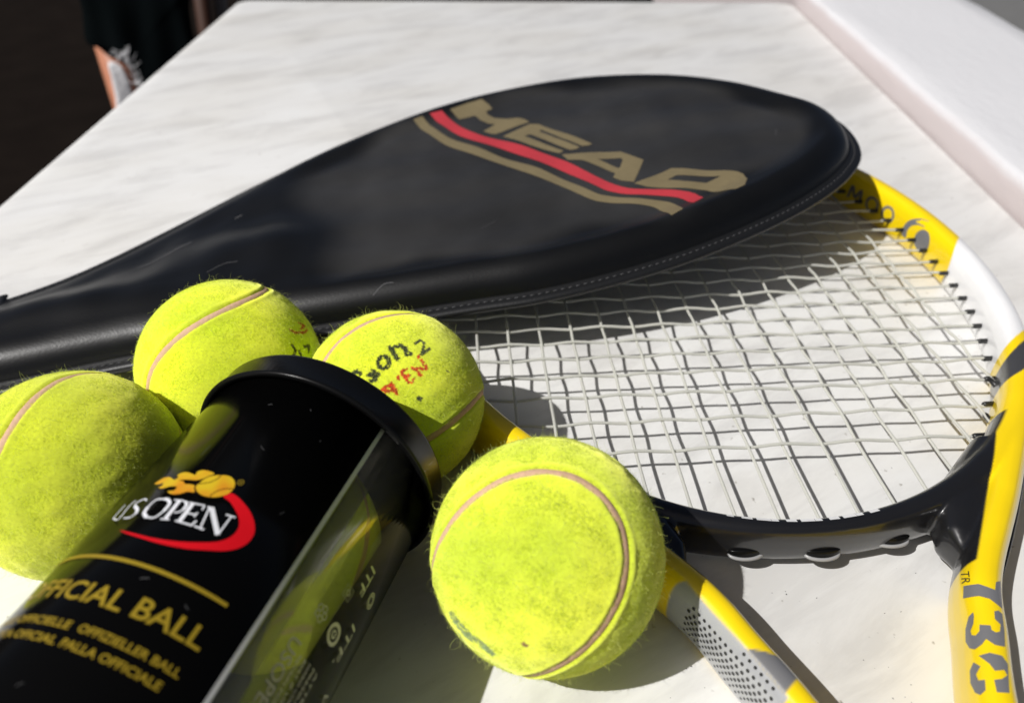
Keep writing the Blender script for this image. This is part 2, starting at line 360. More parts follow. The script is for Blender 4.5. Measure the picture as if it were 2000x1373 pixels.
def clear_plastic(name='clear_plastic', tint=(.95, .95, .93), veil=.035):
    m, nt, b, out = newmat(name)
    nt.nodes.remove(b)
    tr = nt.nodes.new('ShaderNodeBsdfTransparent'); tr.inputs[0].default_value = (*tint, 1)
    gl = nt.nodes.new('ShaderNodeBsdfGlossy'); gl.inputs['Roughness'].default_value = .07
    fr = nt.nodes.new('ShaderNodeFresnel'); fr.inputs['IOR'].default_value = 1.5
    mx = nt.nodes.new('ShaderNodeMixShader')
    df = nt.nodes.new('ShaderNodeBsdfDiffuse'); df.inputs[0].default_value = (.45, .45, .43, 1)          # faint scuffing of the plastic
    m0 = nt.nodes.new('ShaderNodeMixShader'); m0.inputs[0].default_value = veil
    nt.links.new(tr.outputs[0], m0.inputs[1]); nt.links.new(df.outputs[0], m0.inputs[2])
    nt.links.new(fr.outputs[0], mx.inputs[0]); nt.links.new(m0.outputs[0], mx.inputs[1]); nt.links.new(gl.outputs[0], mx.inputs[2])
    nt.links.new(mx.outputs[0], out.inputs['Surface'])
    return m
M['clear'] = clear_plastic()
M['film'] = clear_plastic('smoky_film', (.70, .69, .64), .05)

def string_mat():
    m, nt, b, out = newmat('nylon_string')
    b.inputs['Base Color'].default_value = (.72, .72, .67, 1); b.inputs['Roughness'].default_value = .25
    tr = nt.nodes.new('ShaderNodeBsdfTranslucent'); tr.inputs[0].default_value = (.78, .78, .70, 1)
    ms = nt.nodes.new('ShaderNodeMixShader'); ms.inputs[0].default_value = .42
    nt.links.new(b.outputs[0], ms.inputs[1]); nt.links.new(tr.outputs[0], ms.inputs[2]); nt.links.new(ms.outputs[0], out.inputs['Surface'])
    return m
M['string'] = string_mat()

def table_mat():
    m, nt, b, out = newmat('marbled_laminate')
    tc = nt.nodes.new('ShaderNodeTexCoord')
    mp = nt.nodes.new('ShaderNodeMapping'); mp.vector_type = 'TEXTURE'; mp.inputs['Rotation'].default_value = (0, 0, math.radians(33)); mp.inputs['Scale'].default_value = (1 / 13, 1 / 44, 1)
    nt.links.new(tc.outputs['Object'], mp.inputs[0])
    n1 = nt.nodes.new('ShaderNodeTexNoise'); n1.inputs['Scale'].default_value = 1.0; n1.inputs['Detail'].default_value = 11; n1.inputs['Roughness'].default_value = .66; n1.inputs['Distortion'].default_value = .5
    nt.links.new(mp.outputs[0], n1.inputs['Vector'])
    mp2 = nt.nodes.new('ShaderNodeMapping'); mp2.vector_type = 'TEXTURE'; mp2.inputs['Rotation'].default_value = (0, 0, math.radians(28)); mp2.inputs['Scale'].default_value = (1 / 9, 1 / 18, 1)
    nt.links.new(tc.outputs['Object'], mp2.inputs[0])
    n2 = nt.nodes.new('ShaderNodeTexNoise'); n2.inputs['Scale'].default_value = 1.0; n2.inputs['Detail'].default_value = 3
    nt.links.new(mp2.outputs[0], n2.inputs['Vector'])
    c1 = nt.nodes.new('ShaderNodeValToRGB')
    e = c1.color_ramp.elements
    e[0].position = .35; e[0].color = (.63, .625, .61, 1)
    e[1].position = .52; e[1].color = (.75, .748, .732, 1)
    x = e.new(.72); x.color = (.785, .787, .775, 1)
    nt.links.new(n1.outputs['Fac'], c1.inputs[0])
    c2 = nt.nodes.new('ShaderNodeValToRGB')
    c2.color_ramp.elements[0].position = .35; c2.color_ramp.elements[0].color = (.965, .955, .935, 1)
    c2.color_ramp.elements[1].position = .6; c2.color_ramp.elements[1].color = (1, 1, 1, 1)
    nt.links.new(n2.outputs['Fac'], c2.inputs[0])
    mx = nt.nodes.new('ShaderNodeMix'); mx.data_type = 'RGBA'; mx.blend_type = 'MULTIPLY'; mx.inputs[0].default_value = 1
    nt.links.new(c1.outputs[0], mx.inputs[6]); nt.links.new(c2.outputs[0], mx.inputs[7])
    # fine dirt specks
    n3 = nt.nodes.new('ShaderNodeTexNoise'); n3.inputs['Scale'].default_value = 260; n3.inputs['Detail'].default_value = 2
    nt.links.new(tc.outputs['Object'], n3.inputs['Vector'])
    c3 = nt.nodes.new('ShaderNodeValToRGB')
    c3.color_ramp.elements[0].position = .20; c3.color_ramp.elements[0].color = (.45, .42, .38, 1)
    c3.color_ramp.elements[1].position = .29; c3.color_ramp.elements[1].color = (1, 1, 1, 1)
    nt.links.new(n3.outputs['Fac'], c3.inputs[0])
    mx2 = nt.nodes.new('ShaderNodeMix'); mx2.data_type = 'RGBA'; mx2.blend_type = 'MULTIPLY'; mx2.inputs[0].default_value = 1
    nt.links.new(mx.outputs[2], mx2.inputs[6]); nt.links.new(c3.outputs[0], mx2.inputs[7])
    nt.links.new(mx2.outputs[2], b.inputs['Base Color'])
    b.inputs['Roughness'].default_value = .42; b.inputs['Specular IOR Level'].default_value = .3
    n4 = nt.nodes.new('ShaderNodeTexNoise'); n4.inputs['Scale'].default_value = 500
    nt.links.new(tc.outputs['Object'], n4.inputs['Vector'])
    bp = nt.nodes.new('ShaderNodeBump'); bp.inputs['Strength'].default_value = .05; bp.inputs['Distance'].default_value = .0004
    nt.links.new(n4.outputs['Fac'], bp.inputs['Height']); nt.links.new(bp.outputs[0], b.inputs['Normal'])
    return m
M['table'] = table_mat()

def wall_mat():
    m, nt, b, out = newmat('painted_plaster')
    tc = nt.nodes.new('ShaderNodeTexCoord'); sx = nt.nodes.new('ShaderNodeSeparateXYZ')
    nt.links.new(tc.outputs['Object'], sx.inputs[0])
    no = nt.nodes.new('ShaderNodeTexNoise'); no.inputs['Scale'].default_value = 30; no.inputs['Detail'].default_value = 5
    nt.links.new(tc.outputs['Object'], no.inputs['Vector'])
    ad = nt.nodes.new('ShaderNodeMath'); ad.operation = 'MULTIPLY_ADD'; ad.inputs[1].default_value = .006
    nt.links.new(no.outputs['Fac'], ad.inputs[0]); nt.links.new(sx.outputs['Z'], ad.inputs[2])
    rp = nt.nodes.new('ShaderNodeMapRange'); rp.inputs[1].default_value = .0155; rp.inputs[2].default_value = .0215
    nt.links.new(ad.outputs[0], rp.inputs[0])
    mx = nt.nodes.new('ShaderNodeMix'); mx.data_type = 'RGBA'
    mx.inputs[6].default_value = (.52, .465, .46, 1); mx.inputs[7].default_value = (.63, .63, .645, 1)   # pinkish low down, white above
    nt.links.new(rp.outputs[0], mx.inputs[0])
    nt.links.new(mx.outputs[2], b.inputs['Base Color'])
    b.inputs['Roughness'].default_value = .6
    mp = nt.nodes.new('ShaderNodeMapping'); mp.inputs['Scale'].default_value = (160, 60, 160)
    nt.links.new(tc.outputs['Object'], mp.inputs[0])
    n2 = nt.nodes.new('ShaderNodeTexNoise'); n2.inputs['Scale'].default_value = 1; n2.inputs['Detail'].default_value = 5
    nt.links.new(mp.outputs[0], n2.inputs['Vector'])
    bp = nt.nodes.new('ShaderNodeBump'); bp.inputs['Strength'].default_value = .4; bp.inputs['Distance'].default_value = .0012
    nt.links.new(n2.outputs['Fac'], bp.inputs['Height']); nt.links.new(bp.outputs[0], b.inputs['Normal'])
    return m
M['wall'] = wall_mat()
M['floor'] = simple('dark_brown_floor', (.0085, .0062, .005), 1.0, .03, var=.4, scale=8)
M['pavement'] = simple('grey_pavement', (.14, .14, .138), .8, .2, var=.15, scale=25)

# ------------------------------------------------------------------ the setting
def plane(name, x0, x1, y0, y1, z, mat):
    o = mk(name, [(x0, y0, z), (x1, y0, z), (x1, y1, z), (x0, y1, z)], [(0, 1, 2, 3)], mat, smooth=False)
    o["kind"] = "structure"
    return o
plane('floor', -600, 44.5, -300, 900, -74, M['floor'])
plane('pavement', 44.6, 900, -300, 900, -30, M['pavement'])

# low plastered wall beside the table: rounded shoulder, slightly uneven top
def wall():
    prof = [(28.85, -74), (28.85, -4), (28.85, .2), (28.87, .9), (28.93, 1.5), (29.06, 1.78), (29.45, 1.93), (31, 1.97), (34, 2.0), (38, 2.02), (42, 1.98), (44.1, 1.9), (44.5, 1.6), (44.6, 1.0), (44.6, -74)]
    prof = np.array(prof)
    ys = np.arange(-120, 190, 1.5)
    rng = np.random.default_rng(5)
    V = []
    for i, y in enumerate(ys):
        for j, (x, z) in enumerate(prof):
            k = 1.0 if 2 <= j <= 12 else 0.0
            wob = .05 * math.sin(y * .21 + j) + .04 * math.sin(y * .53 + 2 * j) + rng.normal() * .015
            V.append((x + k * .5 * wob, y, z + k * .6 * wob))
    o = mk('wall', V, grid_faces(len(ys), len(prof)), M['wall'])
    fix_normals(o)
    o["kind"] = "structure"
wall()

# table: marbled white laminate top with rounded corner, edge band, legs
def table():
    t = empty('table', (-1.4, 40, -73.9), "white marbled laminate table that everything lies on", "table")
    x0, x1, y0, y1, r = -31.65, 28.7, -35.0, 89.9, 1.6
    def outline(ins, z):
        pts = []
        for cx, cy, a0 in ((x1 - r, y1 - r, 0), (x0 + r, y1 - r, 90), (x0 + r, y0 + r, 180), (x1 - r, y0 + r, 270)):
            for k in range(7):
                a = math.radians(a0 + 15 * k)
                pts.append((cx + (r - ins) * math.cos(a), cy + (r - ins) * math.sin(a), z))
        return pts
    rings = [outline(.25, 0), outline(.08, -.06), outline(0, -.25), outline(0, -2.6)]
    V = [p for q in rings for p in q]; n = 28
    F = [tuple(range(n))]
    for k in range(3):
        for i in range(n):
            F.append((k * n + i, (k + 1) * n + i, (k + 1) * n + (i + 1) % n, k * n + (i + 1) % n))
    F.append(tuple(3 * n + i for i in range(n))[::-1])
    o = mk('table_top', V, F, M['table'], t, smooth=False)
    for lx in (-28, 25):
        for ly in (-30, 85):
            box('leg', (lx - 2, ly - 2, -73.9), (lx + 2, ly + 2, -2.62), M['grey_metal'], t, .3)
table()

# ------------------------------------------------------------------ tennis balls
def q2R(q):
    w, x, y, z = np.array(q) / np.linalg.norm(q)
    return np.array([[1 - 2 * (y * y + z * z), 2 * (x * y - z * w), 2 * (x * z + y * w)], [2 * (x * y + z * w), 1 - 2 * (x * x + z * z), 2 * (y * z - x * w)], [2 * (x * z - y * w), 2 * (y * z + x * w), 1 - 2 * (x * x + y * y)]])

def seam_curve(n=480, b=.27):
    a = 1 - b; t = np.linspace(0, 2 * np.pi, n, endpoint=False); c = 2 * math.sqrt(a * b)
    P = np.stack([a * np.cos(t) + b * np.cos(3 * t), a * np.sin(t) - b * np.sin(3 * t), c * np.sin(2 * t)], 1)
    return P / np.linalg.norm(P, axis=1)[:, None]

_ico = None
def ico():
    global _ico
    if _ico is None:
        bm = bmesh.new(); bmesh.ops.create_icosphere(bm, subdivisions=7, radius=1.0)
        bm.verts.index_update()
        V = np.array([v.co[:] for v in bm.verts]); F = np.array([[v.index for v in f.verts] for f in bm.faces], dtype=np.int32)
        bm.free()
        _ico = (V / np.linalg.norm(V, axis=1)[:, None], F)
    return _ico

def angdist(N, K):
    """angle (radians) from each unit vector to the nearest of K"""
    out = np.empty(len(N))
    for i in range(0, len(N), 8000):
        d = (N[i:i + 8000] @ K.T).max(1)
        out[i:i + 8000] = np.arccos(np.clip(d, -1, 1))
    return out

INKCOL = {'black': (.045, .06, .03), 'red': (.62, .07, .02), 'teal': (.17, .26, .12), 'pit': (.22, .10, .06)}
def ink_pts(strokes, R):
    P, Wd = [], []
    for pts, w in strokes:
        pts = np.array(pts)
        for a, b in zip(pts[:-1], pts[1:]):
            k = max(2, int(np.linalg.norm(b - a) * R / .03))
            for t in np.linspace(0, 1, k, endpoint=False):
                q = a + (b - a) * t; P.append(q / np.linalg.norm(q)); Wd.append(w)
    return np.array(P), np.array(Wd)

def felt_cols(N, R, rng, ink, base, keep):
    n = len(N)
    # low-frequency patches: worn / greyer zones
    f = np.zeros(n)
    for k in range(7):
        d = rng.normal(size=3); d /= np.linalg.norm(d); w = rng.uniform(4, 11)
        f += np.sin(N @ d * w + rng.uniform(0, 6.28)) / 7 * 2
    c = np.array(base)[None, :] * (1 + .08 * f[:, None]) * (1 + .04 * rng.normal(size=(n, 1)).clip(-2, 2))
    c[:, 0] *= 1 + .05 * f
    for k, st in (ink or {}).items():
        P, Wd = ink_pts(st, R)
        for w in np.unique(Wd):
            a = angdist(N, P[Wd == w]) * R
            m = (a < w) & (rng.random(n) < keep.get(k, .85))
            c[m] = np.array(INKCOL[k]) * (1 + .25 * rng.normal(size=(m.sum(), 1)).clip(-2, 2))
    return np.clip(c, 0.004, 1)

def make_ball(centre, R, q, label, seed, ink=None, nf=95000, nlong=8000, base=(.79, .87, .058), long_len=.42, pale=.34):
    rng = np.random.default_rng(seed)
    root = empty('tennis_ball', (centre[0], centre[1], centre[2] - R), label, "tennis ball", "tennis balls")
    c = np.array(centre, float)
    K = seam_curve() @ q2R(q).T
    N, F = ico()
    Rb = R - .075
    a = angdist(N, K) * Rb
    lump = np.zeros(len(N))
    for k in range(10):
        d = rng.normal(size=3); d /= np.linalg.norm(d)
        lump += np.sin(N @ d * rng.uniform(10, 34) + rng.uniform(0, 6.28))
    lump *= .004
    groove = .075 * np.exp(-(a / .13) ** 4)
    rim = .03 * np.exp(-((a - .24) / .1) ** 2)
    rr = Rb + lump - groove + rim + rng.normal(size=len(N)) * .003
    keep = {'black': .97, 'red': .93, 'teal': .75, 'pit': .95}
    col = felt_cols(N, R, rng, ink, np.array(base) * 1.04, keep)
    mk('felt', c + N * rr[:, None], F, M['felt'], root, col=col)
    # seam: a slightly domed rubber strip lying in the groove
    T = np.roll(K, -1, 0) - np.roll(K, 1, 0); T /= np.linalg.norm(T, axis=1)[:, None]
    B = np.cross(K, T)
    wv = .12 * (1 + .12 * np.sin(np.arange(len(K)) * .37) * np.sin(np.arange(len(K)) * .11))
    V = []
    for s_, h in ((-1.25, -.05), (-.8, .0), (0, .014), (.8, .0), (1.25, -.05)):
        V.append((c + K * (Rb - .02 + h) + B * (wv * s_)[:, None]))
    V = np.stack(V, 1).reshape(-1, 3)
    o = mk('seam', V, grid_faces(len(K), 5, closed_u=True), M['seam'], root)
    fix_normals(o)
    # matted felt fibres
    n = nf
    Nn = rng.normal(size=(n, 3)); Nn /= np.linalg.norm(Nn, axis=1)[:, None]
    an = angdist(Nn, K) * Rb
    Nn = Nn[an > .105]; n = len(Nn)
    def tang(Nn):
        t = rng.normal(size=Nn.shape); t -= Nn * (t * Nn).sum(1)[:, None]
        return t / np.linalg.norm(t, axis=1)[:, None]
    T1 = tang(Nn); T2 = T1 + .8 * tang(Nn); T2 /= np.linalg.norm(T2, axis=1)[:, None]
    Lh = rng.uniform(.055, .12, size=(n, 1))
    p0 = c + Nn * (Rb - .01)
    p1 = p0 + Lh * .5 * (.38 * Nn + .92 * T1)
    up = rng.uniform(-.3, .42, size=(n, 1))
    p2 = p1 + Lh * .6 * (up * Nn + .9 * T2)
    w = rng.uniform(.0024, .0044, size=(n, 1))
    side = np.cross(T1, Nn) + .5 * Nn * rng.normal(size=(n, 1)); side /= np.linalg.norm(side, axis=1)[:, None]
    V = np.stack([p0 - side * w, p0 + side * w, p1 - side * w, p1 + side * w, p2 - side * w * .5, p2 + side * w * .5], 1).reshape(-1, 3)
    i6 = (np.arange(n) * 6)[:, None]
    Fq = np.vstack([i6 + np.array([0, 1, 3, 2]), i6 + np.array([2, 3, 5, 4])])
    fc = felt_cols(Nn, R, rng, ink, base, keep)
    pl = rng.random(n) < pale
    fc[pl] = fc[pl] * .55 + np.array([.80, .85, .34]) * .45
    C1 = np.repeat(fc, 6, axis=0)
    # loose curled strands
    m = nlong
    Nl = rng.normal(size=(m, 3)); Nl /= np.linalg.norm(Nl, axis=1)[:, None]
    Nl = Nl[angdist(Nl, K) * Rb > .13]; m = len(Nl)
    dcur = .75 * Nl + .75 * tang(Nl); dcur /= np.linalg.norm(dcur, axis=1)[:, None]
    curl = rng.normal(size=(m, 3)) * rng.uniform(.35, 1.15, size=(m, 1))
    Ll = (.13 + .87 * rng.uniform(0, 1.0, size=(m, 1)) ** 4.5) * long_len * 1.15
    pts = [c + Nl * (Rb + .01)]
    seg = 7
    for k in range(seg):
        dcur = dcur + np.cross(curl, dcur) * .55 + Nl * rng.normal(size=(m, 1)) * .08
        dcur /= np.linalg.norm(dcur, axis=1)[:, None]
        q_ = pts[-1] + dcur * Ll / seg
        rad = np.linalg.norm(q_ - c, axis=1)[:, None]
        q_ = c + (q_ - c) / rad * np.maximum(rad, Rb + .03)
        pts.append(q_)
    wl = rng.uniform(.0026, .0042, size=(m, 1))
    VV = []
    sd = tang(Nl)
    for k, p in enumerate(pts):
        VV += [p - sd * wl, p + sd * wl]
    VV = np.stack(VV, 1).reshape(-1, 3)
    j = (np.arange(m) * 2 * (seg + 1))[:, None]
    Fl = np.vstack([j + np.array([2 * k, 2 * k + 1, 2 * k + 3, 2 * k + 2]) for k in range(seg)])
    lc = felt_cols(Nl, R, rng, None, np.array([.74, .79, .28]), keep)
    C2 = np.repeat(lc, 2 * (seg + 1), axis=0)
    Va = np.vstack([V, VV]); Fa = np.vstack([Fq, Fl + len(V)]); Ca = np.vstack([C1, C2])
    mk('fuzz', Va, Fa, M['fibre'], root, kind='stuff', col=Ca)
    return root

make_ball(*BALLS['front'], SEAM_Q['front'], "tennis ball right of the can, against the racket shaft, seam arching over its top", 11, INK['front'], nf=110000, nlong=10000, base=(.66, .74, .060))
make_ball(*BALLS['two'], SEAM_Q['two'], "tennis ball beyond the can lid, printed with black and red lettering and a 2", 12, INK['two'], nlong=8000, base=(.76, .83, .058), pale=.42)
make_ball(*BALLS['back'], SEAM_Q['back'], "tennis ball at the back, right against the black cover, seam slanting up its left side", 13, INK['back'])
make_ball(*BALLS['left'], SEAM_Q['left'], "tennis ball left of the can, cut off by the left edge of the picture", 14, None, nlong=9000, pale=.62, base=(.80, .86, .07))

# ------------------------------------------------------------------ ball can
CA0 = np.array([-10.55, 2.6, 3.86]); CD = np.array([.285, .958, 0]); CD /= np.linalg.norm(CD)
CE1 = np.array([0, 0, 1.0]); CE2 = np.cross(CD, CE1)
def canpt(phi, t, r):
    a = np.radians(phi)
    return CA0 + CD * t + r * (math.cos(a) * CE1 + math.sin(a) * CE2)
def can_map(V, r):
    """V: (arc cm at r=3.74, t)"""
    return [canpt(math.degrees(x / 3.74), t, r) for x, t in V]
def arc(L):
    return [(math.radians(p[0]) * 3.74, p[1]) for p in L]
def lathe(prof, p0=0, p1=360, n=128):
    closed = abs(p1 - p0) >= 360
    m = n if closed else n + 1
    V = [canpt(p0 + (p1 - p0) * i / n, t, r) for i in range(m) for t, r in prof]
    return V, grid_faces(m, len(prof), closed_u=closed)

def ball_can():
    T1, TB = 14.35, -5.6
    root = empty('ball_can', (*(CA0 + CD * 4.5)[:2], 0), "glossy black tennis ball can with gold lettering and clear side, lying on the table", "can")
    V, F = lathe([(TB, 0.01), (TB, 3.3), (TB + .1, 3.55), (TB + .4, 3.70), (T1 + .9, 3.70), (T1 + .9, 3.66), (TB + .45, 3.66), (TB + .15, 3.5), (TB + .05, 3.2), (TB + .05, .01)])
    o = mk('clear_shell', V, F, M['clear'], root); fix_normals(o)
    V, F = lathe([(TB + .5, 3.712), (TB + .5, 3.735), (T1 + .25, 3.735), (T1 + .25, 3.712), (TB + .5, 3.712)], -88, 44.2)
    lab = mk('label', V, F, M['can_label'], root); fix_normals(lab)
    for a0 in (44.2, -90.6):
        V, F = lathe([(TB + .5, 3.712), (TB + .5, 3.737), (T1 + .25, 3.737), (T1 + .25, 3.712), (TB + .5, 3.712)], a0 + .02, a0 + 1.8, 6)
        o = mk('edge_stripe', V, F, M['can_silver'], lab); fix_normals(o)
    V, F = lathe([(TB + .5, 3.706), (TB + .5, 3.72), (T1 + .2, 3.72), (T1 + .2, 3.706), (TB + .5, 3.706)], 46.6, 54.5, 16)
    o = mk('tinted_film', V, F, M['film'], lab); fix_normals(o)
    # lid: skirt with a thin rolled lip at its open rim
    prof = [(T1 + .05, 3.76), (T1 - .01, 3.78), (T1 - .03, 3.90), (T1 - .02, 3.955), (T1 + .02, 3.985), (T1 + .08, 3.985), (T1 + .13, 3.945), (T1 + .17, 3.91), (T1 + .88, 3.895), (T1 + .98, 3.865), (T1 + 1.03, 3.80), (T1 + 1.05, 3.7), (T1 + 1.0, 3.5), (T1 + .95, 3.4), (T1 + .93, .01)]
    V, F = lathe(prof)
    o = mk('lid', V, F, M['lid'], root); fix_normals(o)
    R0 = 3.741
    def put(name, V, F, mat, lift=0.0, parent=lab):
        o = mk(name, can_map(V, R0 + lift), F, mat, parent, smooth=True)
        return o
    def poly(name, L, mat, lift=0.0, smooth=2):
        P = closed_cr(arc(L), smooth) if smooth > 1 else arc(L)
        V, F = flat_poly([list(map(tuple, P))], .22)
        return put(name, V, F, mat, lift)
    poly('red_swoosh', ART['swoosh'], M['can_red'], 0.0, 4)
    poly('flame', ART['flame'], M['flame'], .003, 3)
    poly('ball_emblem', ART['ball'], M['flame'], .006, 5)
    for k in ('seam0', 'seam1', 'seam2'):
        V, F = stroke2d(arc(ART[k]), .012, 6); put('emblem_seam', V, F, M['can_brown'], .009)
    c, a, b = arc(ART['reg']); r_ = .075
    V, F = stroke2d([(c[0] + r_ * math.cos(t), c[1] + r_ * math.sin(t)) for t in np.linspace(0, 2 * math.pi, 18)], .008, 1, False); put('registered_mark', V, F, M['can_gold'], .003)
    V, F = text2d("R", .1); V = V * .11; V -= V.mean(0); V += np.array(c); put('registered_mark', V, F, M['can_gold'], .003)
    for name, strokes in ART_LETTERS.items():
        AV, AF, off = [], [], 0
        for i, (pts, w) in enumerate(strokes):
            V, F = stroke2d(arc(pts), w, 5)
            for p, q in zip(V, [0] * len(V)): AV.append(canpt(math.degrees(p[0] / 3.74), p[1], R0 + .003 + .0012 * i))
            AF += [tuple(x + off for x in f) for f in F]; off += len(V)
        mk('letter_' + name.lower(), AV, AF, M['can_white'], lab, smooth=False)
    # gold rule and text rows
    V, F = stroke2d([(math.radians(a_) * 3.74, 7.92) for a_ in np.linspace(-55, 33.3, 40)], .045, 1, False); put('gold_rule', V, F, M['can_gold'])
    def row(body, t0, h, a0=None, a1=None, bold=.01, mat='can_gold', name='lettering'):
        V, F = text2d(body, .3, bold)
        y0, y1 = V[:, 1].min(), V[:, 1].max(); x0, x1 = V[:, 0].min(), V[:, 0].max()
        V = V - (x0, y0); V[:, 1] *= h / (y1 - y0)
        X0 = math.radians(a0) * 3.74; X1 = math.radians(a1) * 3.74
        V[:, 0] *= (X1 - X0) / (x1 - x0)
        V += (X0, t0)
        # keep the triangles short round the curve
        bm = bmesh.new(); vs = [bm.verts.new((x, y, 0)) for x, y in V]
        for f in F:
            try: bm.faces.new([vs[i] for i in f])
            except ValueError: pass
        V, F = sub2d(bm, .3)
        return put(name, V, F, M[mat])
    row("OFFICIAL", 6.80, .47, -41.5, 5.4, .015)
    row("BALL", 6.82, .47, 9.4, 34.0, .015)
    row("BALLE OFFICIELLE", 6.17, .185, -46, -5.2, .02)
    row("OFFIZIELLER BALL", 6.18, .19, -2.0, 33.6, .02)
    row("PELOTA OFICIAL", 5.81, .185, -44, -5.6, .02)
    row("PALLA OFFICIALE", 5.81, .19, -3.6, 31.0, .02)
    # nicks and dust in the gloss
    for a_, t_, da, dt, w in ((-2, 13.3, 1.6, .05, .012), (8, 11.9, 2.2, -.08, .008), (-12, 11.2, .5, .35, .006), (22, 7.5, 1.8, -.06, .010), (4, 7.62, 2.6, .07, .012), (-6, 4.9, 1.5, .1, .008), (30, 10.4, .9, .12, .006), (15, 13.6, .6, -.05, .010), (26, 12.8, .4, .03, .008)):
        V, F = stroke2d(arc([(a_, t_), (a_ + da * .5, t_ + dt * .7), (a_ + da, t_ + dt)]), w, 4); put('nick', V, F, M['nick'], .002)
    # pale marks printed on the clear side, reading along the can
    shell = [x for x in root.children if x.name.startswith('clear_shell')][0]
    def along(body, t_start, t_end, a_base, h, name='lettering', mat='can_pale', lift=0.0):
        V, F = text2d(body, .3, .005)
        y0, y1 = V[:, 1].min(), V[:, 1].max(); x0, x1 = V[:, 0].min(), V[:, 0].max()
        V = V - (x0, y0)
        X = (V[:, 1]) * h / (y1 - y0); Tt = t_start + V[:, 0] * (t_end - t_start) / (x1 - x0)
        P = np.stack([math.radians(a_base) * 3.74 + X * (1 if t_end < t_start else -1), Tt], 1)
        return put(name, P, F, M[mat], -.035 + lift + .004, shell)
    along("USOPEN.", 8.35, 6.2, 58.6, .36)
    random.seed(4)
    small = ["RETAIN FOR MAX", "BEST IF USED ON", "HARD COURT AND", "PRESSURE CAN", "ATTENTION"]
    for i, s_ in enumerate(small):
        along(s_, 8.15 + .02 * i, 6.35, 65.6 + 3.1 * i, .10)
    along("ITF", 11.25, 10.45, 76, .3)
    along("ITF.", 9.85, 8.75, 84.2, .3)
    along("W", 8.35, 7.7, 92.0, .34)
    def ring(a, t, r, w, name='badge'):
        cx = math.radians(a) * 3.74
        V, F = stroke2d([(cx + r * math.cos(k), t + r * math.sin(k)) for k in np.linspace(0, 2 * math.pi, 22)], w, 1, False)
        put(name, V, F, M['can_pale'], -.031, shell)
    for k in range(5):
        ring(64.8 + 2.1 * math.cos(k * 1.2566), 9.22 + .14 * math.sin(k * 1.2566), .075, .014, 'clover_mark')
    ring(76.2, 9.16, .23, .05); ring(76.2, 9.16, .09, .02)
    along("CE", 9.25, 9.06, 75.4, .1)
    for r_, w in ((.2, .02), (.13, .02)): ring(89, 10.75, r_, w, 'shield_mark')
    V, F = stroke2d([(math.radians(71.6) * 3.74 + x, 10.15 + y) for x, y in ((-.16, -.16), (.16, -.16), (.16, .16), (-.16, .16), (-.16, -.16))], .008, 1, False)
    put('box_mark', V, F, M['can_pale'], -.031, shell)
    ring(71.6, 10.15, .07, .014, 'box_mark')
    return root
ball_can()
make_ball(tuple(CA0 + CD * 11.55 + CE1 * -.33), 3.31, [.3, .5, -.62, .52], "tennis ball inside the can, seen through its clear side", 15, None, nf=26000, nlong=100, long_len=.2)

# ------------------------------------------------------------------ racket cover
PLN = (2.3, .11, .025)
def cover_frame():
    a, b, c = PLN
    n = np.array([-b, -c, 1.]); n /= np.linalg.norm(n)
    ang = np.radians(23.5)
    u = np.array([np.cos(ang), np.sin(ang), 0]); u -= n * (u @ n); u /= np.linalg.norm(u)
    v = np.cross(n, u)
    O = np.array([2., 41., 0]); O[2] = a + b * O[0] + c * O[1]
    return O, u, v, n
KO, KU, KV, KN = cover_frame()
KPOLY = closed_cr(COVER_OUTLINE, 6)
def seg_dist(P, poly):
    P = np.asarray(P, float); d = np.full(len(P), 1e9)
    for i in range(len(poly)):
        A = poly[i]; e = poly[(i + 1) % len(poly)] - A; L = e @ e
        if L < 1e-12: continue
        t = np.clip(((P - A) @ e) / L, 0, 1)
        d = np.minimum(d, np.hypot(*(P - A - t[:, None] * e).T))
    return d
def sstep(x, a, b):
    t = np.clip((x - a) / (b - a), 0, 1); return t * t * (3 - 2 * t)
def cover_h(P):
    P = np.asarray(P, float)
    d = seg_dist(P, KPOLY); u, v = P[:, 0], P[:, 1]
    x = np.maximum(d - .62, 0)
    h = 1.3 * np.sqrt(np.maximum(1 - (1 - np.clip(x / 1.35, 0, 1)) ** 2, 0))
    head = sstep(u, -17, -12)
    neck = 1 - sstep(u, -23, -7)
    h = h - head * .42 * sstep(x, 1.1, 2.6) + (1 - head) * .25 * sstep(x, .6, 3.2)
    h = h * (1 - .38 * (1 - neck) * sstep(v, -9, 8)) * (1 - .72 * neck * sstep(v - (-1.0 + .06 * (u + 14)), -2.0, 3.0))     # fuller along its near side
    inn = sstep(x, .6, 2.5)
    # soft creases of the vinyl
    h = h + inn * (.035 * np.sin(.9 * u + .35 * v) * np.sin(.25 * v - .3 * u + 1) + .03 * np.sin(1.7 * v + .5 * u + .8 * np.sin(.6 * u)) * head
                   + .022 * np.sin(2.3 * u - 1.1 * v + 2 * np.sin(.3 * v)))
    h = h + .10 * (1 - head) * inn * np.sin(.55 * u + .9 * v)
    return h
def kw(P2, h):
    P2 = np.asarray(P2, float)
    h = np.asarray(h) + .009 * np.maximum(0, -22 - P2[:, 0]) ** 1.6      # the neck bends to lie flat on the table
    return KO + P2[:, :1] * KU + P2[:, 1:2] * KV + np.asarray(h)[:, None] * KN
def inset(poly, d):
    T = np.roll(poly, -1, 0) - np.roll(poly, 1, 0); T /= np.linalg.norm(T, axis=1)[:, None]
    Nn = np.stack([-T[:, 1], T[:, 0]], 1)
    c = poly.mean(0)
    if ((c - poly) * Nn).sum() < 0: Nn = -Nn
    return poly + Nn * d

